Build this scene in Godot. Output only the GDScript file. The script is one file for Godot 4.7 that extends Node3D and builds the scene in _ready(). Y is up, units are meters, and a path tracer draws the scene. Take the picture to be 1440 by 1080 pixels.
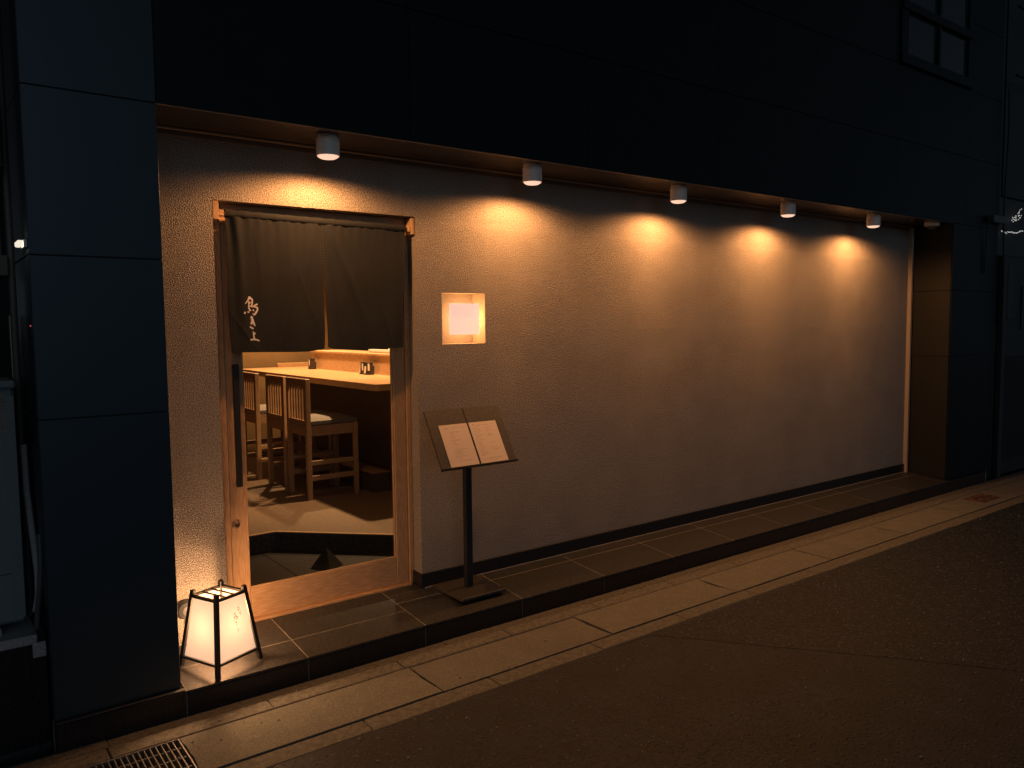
extends Node3D
# A small restaurant front at night: plaster wall washed by five downlights, glazed door with a short curtain,
# a menu stand and a paper lantern on a tiled step, gutter slabs and asphalt in front, dark neighbours at both sides.

const WARM := Color(1.0, 0.425, 0.14)     # linear colour of the downlights
var M := {}
var used := {}
var boxes := {}
var rng := RandomNumberGenerator.new()

# ------------------------------------------------------------------ helpers
func numbered(called: String, parent: Node) -> String:
	var key := str(parent.get_instance_id()) + called
	var n: int = used.get(key, 0)
	used[key] = n + 1
	return called if n == 0 else "%s_%03d" % [called, n]

func lin(r: float, g: float, b: float) -> Color:
	return Color(r, g, b).linear_to_srgb()

func tag(o: Node, label := "", category := "", group := "", kind := "") -> Node:
	if label: o.set_meta("label", label)
	if category: o.set_meta("category", category)
	if group: o.set_meta("group", group)
	if kind: o.set_meta("kind", kind)
	return o

func thing(called: String, label: String, category: String, at := Vector3.ZERO, turn := 0.0, group := "") -> Node3D:
	var o := Node3D.new()
	o.name = numbered(called, self)
	add_child(o, true)
	o.position = at
	o.rotation.y = turn
	tag(o, label, category, group)
	return o

func put(called: String, mesh: Mesh, mat: Material, parent: Node = null, at := Vector3.ZERO, rot := Vector3.ZERO) -> MeshInstance3D:
	var o := MeshInstance3D.new()
	var p: Node = parent if parent else self
	o.mesh = mesh
	o.material_override = mat
	o.name = numbered(called, p)
	o.position = at
	o.rotation = rot
	p.add_child(o, true)
	return o

func quad(st: SurfaceTool, a: Vector3, b: Vector3, c: Vector3, d: Vector3, n: Vector3) -> void:
	# corners in order round the face; wound so that n is the front
	var fl := (b - a).cross(c - a).dot(n) > 0.0
	var ps := [a, b, c, d]
	var uv := [Vector2(0, 0), Vector2(1, 0), Vector2(1, 1), Vector2(0, 1)]
	for k in ([0, 2, 1, 0, 3, 2] if fl else [0, 1, 2, 0, 2, 3]):
		st.set_normal(n)
		st.set_uv(uv[k])
		st.add_vertex(ps[k])

func tri(st: SurfaceTool, a: Vector3, b: Vector3, c: Vector3, n: Vector3) -> void:
	var fl := (b - a).cross(c - a).dot(n) > 0.0
	for p in ([a, c, b] if fl else [a, b, c]):
		st.set_normal(n)
		st.set_uv(Vector2(p.x, p.y))
		st.add_vertex(p)

func add_box(st: SurfaceTool, lo: Vector3, hi: Vector3, c := 0.0) -> void:
	# a box with chamfered edges of width c
	var mid := (lo + hi) / 2.0
	var h := (hi - lo) / 2.0
	c = minf(c, minf(h.x, minf(h.y, h.z)) * 0.9)
	for ax in 3:
		var u := (ax + 1) % 3
		var v := (ax + 2) % 3
		for s in [-1.0, 1.0]:
			var n := Vector3.ZERO
			n[ax] = s
			var q := []
			for k in [[-1, -1], [1, -1], [1, 1], [-1, 1]]:
				var p := mid
				p[ax] += s * h[ax]
				p[u] += k[0] * (h[u] - c)
				p[v] += k[1] * (h[v] - c)
				q.append(p)
			quad(st, q[0], q[1], q[2], q[3], n)
	if c <= 0.0:
		return
	for ax in 3:      # edges along ax
		var u := (ax + 1) % 3
		var v := (ax + 2) % 3
		for su in [-1.0, 1.0]:
			for sv in [-1.0, 1.0]:
				var n := Vector3.ZERO
				n[u] = su
				n[v] = sv
				n = n.normalized()
				var q := []
				for k in [[-1, 0], [1, 0], [1, 1], [-1, 1]]:
					var p := mid
					p[ax] += k[0] * (h[ax] - c)
					p[u] += su * (h[u] - (c if k[1] == 1 else 0.0))
					p[v] += sv * (h[v] - (c if k[1] == 0 else 0.0))
					q.append(p)
				quad(st, q[0], q[1], q[2], q[3], n)
	for sx in [-1.0, 1.0]:
		for sy in [-1.0, 1.0]:
			for sz in [-1.0, 1.0]:
				var o := mid + Vector3(sx * h.x, sy * h.y, sz * h.z)
				tri(st, o - Vector3(0, sy * c, sz * c), o - Vector3(sx * c, 0, sz * c), o - Vector3(sx * c, sy * c, 0), Vector3(sx, sy, sz).normalized())

func begin() -> SurfaceTool:
	var st := SurfaceTool.new()
	st.begin(Mesh.PRIMITIVE_TRIANGLES)
	return st

func box_mesh(size: Vector3, c := 0.002) -> ArrayMesh:
	var key := "%.4v %.4f" % [size, c]
	if not boxes.has(key):
		var st := begin()
		add_box(st, -size / 2.0, size / 2.0, c)
		boxes[key] = st.commit()
	return boxes[key]

# a chamfered box given by its two corners, as one part
func box(called: String, lo: Vector3, hi: Vector3, mat: Material, parent: Node = null, c := 0.002) -> MeshInstance3D:
	return put(called, box_mesh(hi - lo, c), mat, parent, (lo + hi) / 2.0)

# a square bar from a to b
func bar(called: String, a: Vector3, b: Vector3, w: float, mat: Material, parent: Node = null, w2 := 0.0, c := 0.0015) -> MeshInstance3D:
	var o := put(called, box_mesh(Vector3(w, (b - a).length(), w2 if w2 > 0.0 else w), c), mat, parent, (a + b) / 2.0)
	o.basis = frame_y((b - a).normalized())
	return o

func frame_y(y: Vector3, hint := Vector3.ZERO) -> Basis:
	var x := hint if hint != Vector3.ZERO else (Vector3.RIGHT if absf(y.y) > 0.5 else Vector3.UP)
	var z := x.cross(y).normalized()
	return Basis(y.cross(z).normalized(), y, z)

func add_tube(st: SurfaceTool, pts: Array, r: float, sides := 10, caps := true) -> void:
	var rings := []
	var side := Vector3.ZERO
	for i in pts.size():
		var d: Vector3 = (pts[mini(i + 1, pts.size() - 1)] - pts[maxi(i - 1, 0)]).normalized()
		if side == Vector3.ZERO:
			side = d.cross(Vector3.UP if absf(d.y) < 0.9 else Vector3.RIGHT).normalized()
		side = (side - d * side.dot(d)).normalized()
		var up := side.cross(d)
		var ring := []
		for k in sides:
			var a := TAU * k / sides
			var n := side * cos(a) + up * sin(a)
			ring.append([pts[i] + n * r, n])
		rings.append(ring)
	for i in rings.size() - 1:
		for k in sides:
			var k2 := (k + 1) % sides
			var q := [rings[i][k], rings[i][k2], rings[i + 1][k2], rings[i + 1][k]]
			var face: Vector3 = q[0][1] + q[1][1]
			var fl: bool = (q[1][0] - q[0][0]).cross(q[2][0] - q[0][0]).dot(face) > 0.0
			for j in ([0, 2, 1, 0, 3, 2] if fl else [0, 1, 2, 0, 2, 3]):
				st.set_normal(q[j][1])
				st.set_uv(Vector2(0, 0))
				st.add_vertex(q[j][0])
	if caps:
		for e in [[0, 1], [rings.size() - 1, rings.size() - 2]]:
			var n: Vector3 = (pts[e[0]] - pts[e[1]]).normalized()
			for k in sides:
				tri(st, pts[e[0]], rings[e[0]][k][0], rings[e[0]][(k + 1) % sides][0], n)

func tube(called: String, pts: Array, r: float, mat: Material, parent: Node = null, sides := 10) -> MeshInstance3D:
	var st := begin()
	add_tube(st, pts, r, sides)
	return put(called, st.commit(), mat, parent)

# profile of [radius, height] turned about y; sharp where two rings share a place
func lathe(profile: Array, sides := 40) -> ArrayMesh:
	var st := begin()
	for i in profile.size() - 1:
		var a: Array = profile[i]
		var b: Array = profile[i + 1]
		var t := Vector2(b[0] - a[0], b[1] - a[1])
		if t.length() < 1e-6:
			continue
		var n2 := Vector2(t.y, -t.x).normalized()
		for k in sides:
			var a0 := TAU * k / sides
			var a1 := TAU * (k + 1) / sides
			var d0 := Vector3(cos(a0), 0, sin(a0))
			var d1 := Vector3(cos(a1), 0, sin(a1))
			var ps := [d0 * a[0] + Vector3.UP * a[1], d1 * a[0] + Vector3.UP * a[1], d1 * b[0] + Vector3.UP * b[1], d0 * b[0] + Vector3.UP * b[1]]
			var ns := [d0 * n2.x + Vector3.UP * n2.y, d1 * n2.x + Vector3.UP * n2.y, d1 * n2.x + Vector3.UP * n2.y, d0 * n2.x + Vector3.UP * n2.y]
			var fl: bool = (ps[2] - ps[0]).cross(ps[3] - ps[1]).dot(ns[0] + ns[1]) > 0.0
			for j in ([0, 2, 1, 0, 3, 2] if fl else [0, 1, 2, 0, 2, 3]):
				st.set_normal(ns[j])
				st.set_uv(Vector2(0, 0))
				st.add_vertex(ps[j])
	return st.commit()

# polygon of (x, z) points as a slab between two heights
func prism(pts: PackedVector2Array, y0: float, y1: float) -> ArrayMesh:
	var st := begin()
	var idx := Geometry2D.triangulate_polygon(pts)
	for k in range(0, idx.size(), 3):
		for s in [[y1, Vector3.UP], [y0, Vector3.DOWN]]:
			var t := []
			for j in 3:
				var p := pts[idx[k + j]]
				t.append(Vector3(p.x, s[0], p.y))
			tri(st, t[0], t[1], t[2], s[1])
	var turn := -1.0 if Geometry2D.is_polygon_clockwise(pts) else 1.0
	for i in pts.size():
		var a := pts[i]
		var b := pts[(i + 1) % pts.size()]
		var n := Vector3(b.y - a.y, 0, -(b.x - a.x)).normalized() * turn
		quad(st, Vector3(a.x, y0, a.y), Vector3(b.x, y0, b.y), Vector3(b.x, y1, b.y), Vector3(a.x, y1, a.y), n)
	return st.commit()

# brush strokes as thin flat ribbons; f maps (x, y) on the surface to a point; strokes hold [x, y, width]
func brush(strokes: Array, f: Callable, n: Vector3) -> ArrayMesh:
	var st := begin()
	for s in strokes:
		var pts := []
		for i in s.size() - 1:                                    # smooth between the given points
			var p0: Array = s[maxi(i - 1, 0)]
			var p1: Array = s[i]
			var p2: Array = s[i + 1]
			var p3: Array = s[mini(i + 2, s.size() - 1)]
			for k in 5:
				var t := k / 5.0
				pts.append(Vector3(cubic_interpolate(p1[0], p2[0], p0[0], p3[0], t), cubic_interpolate(p1[1], p2[1], p0[1], p3[1], t), lerpf(p1[2], p2[2], t)))
		pts.append(Vector3(s[-1][0], s[-1][1], s[-1][2]))
		var edge := []
		for i in pts.size():
			var d: Vector3 = pts[mini(i + 1, pts.size() - 1)] - pts[maxi(i - 1, 0)]
			var side: Vector2 = Vector2(-d.y, d.x).normalized() * pts[i].z / 2.0
			edge.append([f.call(pts[i].x + side.x, pts[i].y + side.y), f.call(pts[i].x - side.x, pts[i].y - side.y)])
		for i in edge.size() - 1:
			quad(st, edge[i][0], edge[i][1], edge[i + 1][1], edge[i + 1][0], n)
	return st.commit()

# ------------------------------------------------------------------ textures and materials
func noise_tex(freq: float, seed_: int, size := 512, octaves := 4, normal := 0.0, ramp: Gradient = null, type := FastNoiseLite.TYPE_SIMPLEX_SMOOTH) -> ImageTexture:
	var n := FastNoiseLite.new()
	n.noise_type = type
	n.seed = seed_
	n.frequency = freq
	n.fractal_octaves = octaves
	var im := n.get_seamless_image(size, size)
	if normal > 0.0:
		im.convert(Image.FORMAT_RGBA8)
		im.bump_map_to_normal_map(normal)
	elif ramp:
		var raw := im.get_data()
		var lut := []
		for i in 256:
			lut.append(ramp.sample(i / 255.0))
		var out := PackedByteArray()
		out.resize(raw.size() * 3)
		for i in raw.size():
			var c: Color = lut[raw[i]]
			out[i * 3] = c.r8
			out[i * 3 + 1] = c.g8
			out[i * 3 + 2] = c.b8
		im = Image.create_from_data(size, size, false, Image.FORMAT_RGB8, out)
	return ImageTexture.create_from_image(im)

func two(a: Color, b: Color, lo := 0.25, hi := 0.75) -> Gradient:
	var g := Gradient.new()
	g.offsets = PackedFloat32Array([lo, hi])
	g.colors = PackedColorArray([a, b])
	return g

# stones in a binder: colour and the matching normals
func stones(size: int, count: int, r0: float, r1: float, binder: Color, dark: Color, light: Color, bright_share: float, seed_: int, bump: float) -> Array:
	var r := RandomNumberGenerator.new()
	r.seed = seed_
	var col := PackedByteArray()
	col.resize(size * size * 3)
	var hgt := PackedByteArray()
	hgt.resize(size * size)
	for i in size * size:
		var k := r.randf_range(0.75, 1.25)
		col[i * 3] = int(clampf(binder.r * k, 0, 1) * 255)
		col[i * 3 + 1] = int(clampf(binder.g * k, 0, 1) * 255)
		col[i * 3 + 2] = int(clampf(binder.b * k, 0, 1) * 255)
		hgt[i] = r.randi_range(60, 90)
	for s in count:
		var cx := r.randi_range(0, size - 1)
		var cy := r.randi_range(0, size - 1)
		var rad := lerpf(r0, r1, r.randf() * r.randf())
		var c := dark.lerp(light, r.randf())
		if r.randf() < bright_share:
			c = Color(0.62, 0.59, 0.54) * r.randf_range(0.75, 1.2)
			rad = minf(rad, r0 * 1.6)
		var stretch := r.randf_range(0.65, 1.0)
		var ang := r.randf() * PI
		var ca := cos(ang)
		var sa := sin(ang)
		var R := int(ceil(rad))
		var top := r.randi_range(150, 255)
		for dy in range(-R, R + 1):
			for dx in range(-R, R + 1):
				var u := (dx * ca + dy * sa) / rad
				var v := (-dx * sa + dy * ca) / (rad * stretch)
				var d := u * u + v * v
				if d > 1.0:
					continue
				var i := posmod(cy + dy, size) * size + posmod(cx + dx, size)
				col[i * 3] = int(clampf(c.r, 0, 1) * 255)
				col[i * 3 + 1] = int(clampf(c.g, 0, 1) * 255)
				col[i * 3 + 2] = int(clampf(c.b, 0, 1) * 255)
				hgt[i] = int(lerpf(top, 110, d * d))
	var hi := Image.create_from_data(size, size, false, Image.FORMAT_L8, hgt)
	hi.convert(Image.FORMAT_RGBA8)
	hi.bump_map_to_normal_map(bump)
	return [ImageTexture.create_from_image(Image.create_from_data(size, size, false, Image.FORMAT_RGB8, col)), ImageTexture.create_from_image(hi)]

func mat(albedo: Color, rough: float, metal := 0.0) -> StandardMaterial3D:
	var m := StandardMaterial3D.new()
	m.albedo_color = albedo
	m.roughness = rough
	m.metallic = metal
	return m

func tri_mat(albedo: Color, rough: float, tex: Texture2D, normal: Texture2D, scale: Vector3, nscale := 1.0, world := true) -> StandardMaterial3D:
	var m := mat(albedo, rough)
	m.uv1_triplanar = true
	m.uv1_world_triplanar = world
	m.uv1_triplanar_sharpness = 8.0
	m.uv1_scale = scale
	if tex: m.albedo_texture = tex
	if normal:
		m.normal_enabled = true
		m.normal_texture = normal
		m.normal_scale = nscale
	return m

# broad stains laid over a material
func stain(m: StandardMaterial3D, tex: Texture2D, scale: float) -> void:
	m.detail_enabled = true
	m.detail_blend_mode = BaseMaterial3D.BLEND_MODE_MUL
	m.detail_albedo = tex
	m.detail_uv_layer = BaseMaterial3D.DETAIL_UV_2
	m.uv2_triplanar = true
	m.uv2_world_triplanar = true
	m.uv2_scale = Vector3.ONE * scale

func glow(c: Color, energy: float) -> StandardMaterial3D:
	var m := mat(Color(0.8, 0.75, 0.7), 0.6)
	m.emission_enabled = true
	m.emission = c
	m.emission_energy_multiplier = energy
	return m

func make_materials() -> void:
	var broad := noise_tex(0.008, 5, 512, 5, 0.0, two(Color(0.95, 0.95, 0.95), Color(1, 1, 1), 0.2, 0.8))
	var blotch := noise_tex(0.02, 6, 512, 5, 0.0, two(Color(0.84, 0.83, 0.82), Color(1, 1, 1), 0.2, 0.75))
	var fine_n := noise_tex(0.12, 7, 512, 3, 3.0)
	# plaster: small wormy stucco
	var stucco_n := noise_tex(0.075, 11, 1024, 2, 9.0)
	var stucco_c := noise_tex(0.075, 11, 1024, 2, 0.0, two(Color(0.70, 0.68, 0.66), Color(1, 1, 1), 0.28, 0.62))
	M.plaster = tri_mat(lin(0.45, 0.412, 0.365), 0.95, stucco_c, stucco_n, Vector3.ONE * 1.75, 1.0)
	stain(M.plaster, broad, 0.55)
	M.lining = mat(lin(0.46, 0.385, 0.31), 0.85)
	# tiles and stone
	var tile_c := noise_tex(0.03, 21, 512, 6, 0.0, two(Color(0.66, 0.64, 0.62), Color(1, 1, 1), 0.3, 0.72))
	M.tile = tri_mat(lin(0.052, 0.054, 0.056), 0.45, tile_c, fine_n, Vector3(2.2, 2.2, 6.0), 0.12)
	stain(M.tile, broad, 1.3)
	M.tile_b = tri_mat(lin(0.046, 0.048, 0.050), 0.48, tile_c, fine_n, Vector3(2.5, 2.5, 5.0), 0.12)
	stain(M.tile_b, broad, 1.1)
	M.black_tile = tri_mat(lin(0.016, 0.018, 0.021), 0.35, tile_c, fine_n, Vector3.ONE * 3.0, 0.08)
	M.grout = tri_mat(lin(0.30, 0.285, 0.265), 0.9, blotch, null, Vector3.ONE * 6.0)
	M.grout_dark = tri_mat(lin(0.075, 0.08, 0.085), 0.9, blotch, null, Vector3.ONE * 6.0)
	var cs := stones(1024, 26000, 1.6, 4.5, Color(0.50, 0.46, 0.42), Color(0.42, 0.38, 0.34), Color(0.66, 0.61, 0.55), 0.01, 31, 3.0)
	M.slab = tri_mat(lin(0.80, 0.95, 1.0), 0.9, cs[0], cs[1], Vector3.ONE * 1.15, 0.8)
	stain(M.slab, broad, 1.7)
	M.slab_b = tri_mat(lin(0.74, 0.87, 0.94), 0.9, cs[0], cs[1], Vector3.ONE * 1.3, 0.8)
	stain(M.slab_b, broad, 1.2)
	M.kerb = tri_mat(lin(0.72, 0.84, 0.90), 0.9, cs[0], fine_n, Vector3.ONE * 1.6, 0.5)
	stain(M.kerb, blotch, 2.3)
	M.mortar = tri_mat(lin(0.58, 0.66, 0.70), 0.95, cs[0], fine_n, Vector3.ONE * 1.9, 0.8)
	stain(M.mortar, blotch, 3.1)
	var af := stones(1024, 15000, 1.5, 5.0, Color(0.205, 0.205, 0.21), Color(0.185, 0.185, 0.19), Color(0.40, 0.39, 0.385), 0.035, 41, 5.0)
	M.asphalt = tri_mat(lin(0.48, 0.64, 0.86), 0.70, af[0], af[1], Vector3.ONE * 0.55, 0.9)
	stain(M.asphalt, blotch, 0.31)
	var ac := stones(1024, 24000, 1.8, 6.0, Color(0.10, 0.10, 0.105), Color(0.16, 0.16, 0.165), Color(0.46, 0.45, 0.44), 0.04, 42, 8.0)
	M.asphalt_patch = tri_mat(lin(0.52, 0.69, 0.93), 0.62, ac[0], ac[1], Vector3.ONE * 0.6, 1.0)
	stain(M.asphalt_patch, broad, 0.4)
	# building panels
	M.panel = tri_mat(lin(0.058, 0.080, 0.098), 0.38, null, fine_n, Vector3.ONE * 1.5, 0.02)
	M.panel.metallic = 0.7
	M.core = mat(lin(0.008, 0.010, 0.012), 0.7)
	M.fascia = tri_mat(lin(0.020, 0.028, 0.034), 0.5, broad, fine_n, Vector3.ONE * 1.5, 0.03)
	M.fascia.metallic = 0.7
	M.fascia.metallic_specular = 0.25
	M.soffit = tri_mat(lin(0.07, 0.057, 0.047), 0.24, broad, fine_n, Vector3.ONE * 2.0, 0.05)
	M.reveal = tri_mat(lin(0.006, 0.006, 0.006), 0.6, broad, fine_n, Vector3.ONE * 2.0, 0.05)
	M.trim = tri_mat(lin(0.16, 0.115, 0.08), 0.5, broad, null, Vector3.ONE * 2.0)
	M.trim_pale = mat(lin(0.42, 0.34, 0.26), 0.45)
	M.black = tri_mat(lin(0.012, 0.012, 0.013), 0.45, null, fine_n, Vector3.ONE * 4.0, 0.06)
	M.black_metal = tri_mat(lin(0.022, 0.022, 0.023), 0.38, null, fine_n, Vector3.ONE * 5.0, 0.05)
	M.dark_wood = tri_mat(lin(0.028, 0.020, 0.015), 0.5, null, fine_n, Vector3(6, 2, 6), 0.1)
	M.board = tri_mat(lin(0.062, 0.056, 0.05), 0.55, blotch, fine_n, Vector3.ONE * 4.0, 0.08)
	M.steel = mat(lin(0.45, 0.44, 0.42), 0.35, 1.0)
	M.galv = tri_mat(lin(0.34, 0.34, 0.33), 0.5, blotch, fine_n, Vector3.ONE * 5.0, 0.2)
	M.galv.metallic = 0.7
	M.brass = mat(lin(0.50, 0.40, 0.26), 0.3, 1.0)
	M.enamel = tri_mat(lin(0.80, 0.78, 0.75), 0.42, null, fine_n, Vector3.ONE * 8.0, 0.03)
	# wood: one stretched grain picture, laid along each axis
	var grain := noise_tex(0.05, 51, 512, 5, 0.0, two(Color(0.83, 0.79, 0.74), Color(1, 1, 1), 0.25, 0.72))
	var grain_n := noise_tex(0.05, 51, 512, 5, 2.0)
	var along := {"x": Vector3(0.4, 10, 10), "y": Vector3(10, 0.4, 10), "z": Vector3(10, 10, 0.4)}
	for ax in along:
		M["door_" + ax] = tri_mat(lin(0.58, 0.375, 0.21), 0.5, grain, grain_n, along[ax], 0.04)
		M["pale_" + ax] = tri_mat(lin(0.62, 0.42, 0.24), 0.45, grain, grain_n, along[ax], 0.015)
		M["chair_" + ax] = tri_mat(lin(0.44, 0.29, 0.17), 0.45, grain, grain_n, along[ax] * 1.5, 0.06, false)
	M.counter = tri_mat(lin(0.60, 0.40, 0.22), 0.32, grain, grain_n, Vector3(9, 9, 0.4), 0.012)
	M.counter_base = tri_mat(lin(0.085, 0.06, 0.042), 0.7, broad, null, Vector3.ONE)
	M.ochre = tri_mat(lin(0.27, 0.17, 0.07), 0.9, broad, fine_n, Vector3.ONE * 1.2, 0.2)
	M.room_floor = tri_mat(lin(0.21, 0.155, 0.105), 0.55, grain, null, Vector3(0.8, 1, 5))
	M.ceiling = mat(lin(0.25, 0.18, 0.11), 0.9)
	M.genkan_riser = tri_mat(lin(0.075, 0.077, 0.08), 0.6, tile_c, fine_n, Vector3.ONE * 2.0, 0.1)
	M.genkan = tri_mat(lin(0.008, 0.008, 0.0085), 0.5, tile_c, fine_n, Vector3.ONE * 2.0, 0.1)
	M.rubber = mat(lin(0.003, 0.003, 0.003), 0.9)
	M.cushion = tri_mat(lin(0.16, 0.15, 0.14), 0.85, blotch, fine_n, Vector3.ONE * 9.0, 0.3, false)
	# cloth
	var weave_n := noise_tex(0.3, 61, 512, 2, 3.0)
	var slub := noise_tex(0.05, 62, 512, 4, 0.0, two(Color(0.72, 0.72, 0.72), Color(1, 1, 1), 0.25, 0.75))
	M.cloth = tri_mat(lin(0.0115, 0.0152, 0.0200), 0.9, slub, weave_n, Vector3(1.6, 8.0, 8.0), 0.6)
	M.cloth.rim_enabled = true
	M.cloth.rim = 0.15
	M.cloth.rim_tint = 0.6
	M.thread = mat(lin(0.10, 0.09, 0.08), 0.9)
	M.ink_white = mat(lin(0.86, 0.80, 0.76), 0.85)
	M.ink_grey = mat(lin(0.10, 0.09, 0.08), 0.9)
	# paper lit from inside
	M.paper = glow(lin(0.93, 0.57, 0.35), 0.74)
	M.paper.albedo_color = lin(0.5, 0.42, 0.36)
	M.paper.backlight_enabled = true
	M.paper.backlight = lin(0.075, 0.07, 0.07)
	M.sheet = mat(lin(0.74, 0.68, 0.62), 0.7)
	# lights that are seen
	M.lens = glow(lin(1.0, 0.64, 0.47), 0.95)
	M.niche_glow = glow(lin(0.92, 0.56, 0.42), 1.0)
	M.niche_glow.albedo_color = lin(0.25, 0.22, 0.2)
	M.bulb = glow(lin(1.0, 0.75, 0.5), 2.0)
	M.room_lens = glow(lin(1.0, 0.7, 0.4), 2.0)
	M.tube = glow(lin(1.0, 0.9, 0.72), 0.9)
	M.led = glow(lin(0.9, 0.10, 0.14), 0.5)
	M.fairy = glow(lin(0.9, 0.9, 0.85), 0.5)
	# door and window panes
	M.glass = mat(Color(0.03, 0.03, 0.03, 0.015), 0.02)
	M.glass.transparency = BaseMaterial3D.TRANSPARENCY_ALPHA
	M.glass.metallic_specular = 0.35
	M.window_glass = mat(lin(0.03, 0.036, 0.042), 0.08)
	M.casing = tri_mat(lin(0.19, 0.245, 0.26), 0.5, broad, fine_n, Vector3.ONE * 2.0, 0.05)
	M.wrap = tri_mat(lin(0.46, 0.46, 0.48), 0.7, blotch, fine_n, Vector3.ONE * 8.0, 0.4)
	M.pvc = mat(lin(0.075, 0.08, 0.085), 0.5)
	M.neighbour = tri_mat(lin(0.020, 0.024, 0.028), 0.6, broad, fine_n, Vector3.ONE * 1.2, 0.1)
	M.neighbour_pale = tri_mat(lin(0.034, 0.04, 0.045), 0.6, broad, fine_n, Vector3.ONE * 1.2, 0.1)

# print on paper: rows of tiny dashes
func print_tex(seed_: int, rows: Array, w := 256, h := 368, paper := Color(0.98, 0.95, 0.92), ink := Color(0.30, 0.26, 0.24)) -> StandardMaterial3D:
	var r := RandomNumberGenerator.new()
	r.seed = seed_
	var im := Image.create(w, h, false, Image.FORMAT_RGB8)
	im.fill(paper)
	for row in rows:            # [y, x0, x1, letter height]
		var x: float = row[1] * w
		while x < row[2] * w:
			var lw := r.randi_range(3, 7)
			for k in 4:
				im.fill_rect(Rect2i(int(x) + r.randi_range(0, lw), int(row[0] * h) + r.randi_range(0, int(row[3])), r.randi_range(1, 4), r.randi_range(1, 2)), ink.lerp(paper, r.randf() * 0.45))
			x += lw + r.randi_range(2, 4)
			if r.randf() < 0.08: x += 9
	var m := mat(Color(0.86, 0.82, 0.78), 0.7)
	m.albedo_texture = ImageTexture.create_from_image(im)
	return m

# a thin upright sheet facing +z with its picture on the front
func sheet_mesh(w: float, h: float, t := 0.0012) -> ArrayMesh:
	var st := begin()
	var x := w / 2.0
	var y := h / 2.0
	var p := [Vector3(-x, -y, t), Vector3(x, -y, t), Vector3(x, y, t), Vector3(-x, y, t)]
	var uv := [Vector2(0, 1), Vector2(1, 1), Vector2(1, 0), Vector2(0, 0)]
	for k in [0, 2, 1, 0, 3, 2]:
		st.set_normal(Vector3.BACK)
		st.set_uv(uv[k])
		st.add_vertex(p[k])
	var q := p.map(func(v): return Vector3(v.x, v.y, 0))
	for e in [[0, 1, Vector3.DOWN], [1, 2, Vector3.RIGHT], [2, 3, Vector3.UP], [3, 0, Vector3.LEFT]]:
		quad(st, p[e[0]], p[e[1]], q[e[1]], q[e[0]], e[2])
	quad(st, q[0], q[1], q[2], q[3], Vector3.FORWARD)
	return st.commit()

func omni(at: Vector3, energy: float, color: Color, size: float) -> void:
	var l := OmniLight3D.new()
	l.light_color = color
	l.light_energy = energy
	l.light_size = size
	l.omni_range = 14.0
	l.omni_attenuation = 2.0
	l.shadow_enabled = true
	l.position = at
	l.name = "lamp_glow"
	add_child(l, true)

func spot(at: Vector3, energy: float, color: Color, size: float, angle: float, blend: float) -> void:
	var l := SpotLight3D.new()
	l.light_color = color
	l.light_energy = energy
	l.light_size = size
	l.spot_range = 14.0
	l.spot_attenuation = 2.0
	l.spot_angle = angle
	l.spot_angle_attenuation = blend
	l.shadow_enabled = true
	l.rotation_degrees.x = -90
	l.position = at
	l.name = "lamp_beam"
	add_child(l, true)

# ------------------------------------------------------------------ the scene
func _ready() -> void:
	rng.seed = 7
	# camera
	var cam := Camera3D.new()
	cam.fov = 51.95
	cam.position = Vector3(0, 1.4203, 3.6463)
	cam.basis = Basis(Vector3.UP, -0.6473) * Basis(Vector3.RIGHT, -0.0748) * Basis(Vector3.BACK, -0.0106)
	cam.near = 0.05
	cam.far = 400.0
	add_child(cam)
	cam.current = true
	# night sky over the city
	var env := Environment.new()
	var sky := Sky.new()
	var sm := ProceduralSkyMaterial.new()
	sm.sky_top_color = lin(0.012, 0.017, 0.023)
	sm.sky_horizon_color = lin(0.15, 0.18, 0.21)
	sm.sky_curve = 0.08
	sm.ground_bottom_color = lin(0.006, 0.007, 0.008)
	sm.ground_horizon_color = lin(0.02, 0.025, 0.03)
	sky.sky_material = sm
	env.background_mode = Environment.BG_SKY
	env.sky = sky
	env.tonemap_mode = Environment.TONE_MAPPER_LINEAR
	env.tonemap_exposure = 1.0
	env.sdfgi_enabled = true
	env.ssao_enabled = true
	env.ssil_enabled = true
	var we := WorldEnvironment.new()
	we.environment = env
	add_child(we)
	# faint low glow of the town from the street side
	var sun := DirectionalLight3D.new()
	sun.light_energy = 0.034
	sun.light_color = Color(0.86, 0.93, 1.0)
	sun.light_angular_distance = 30.0
	sun.rotation_degrees = Vector3(-9, -16, 0)
	sun.shadow_enabled = true
	add_child(sun)

	make_materials()
	build_ground()
	build_step()
	build_front()
	build_room()
	build_door()
	build_curtain()
	build_lights()
	build_menu_stand()
	build_lantern()
	build_left_side()
	build_right_side()

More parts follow.
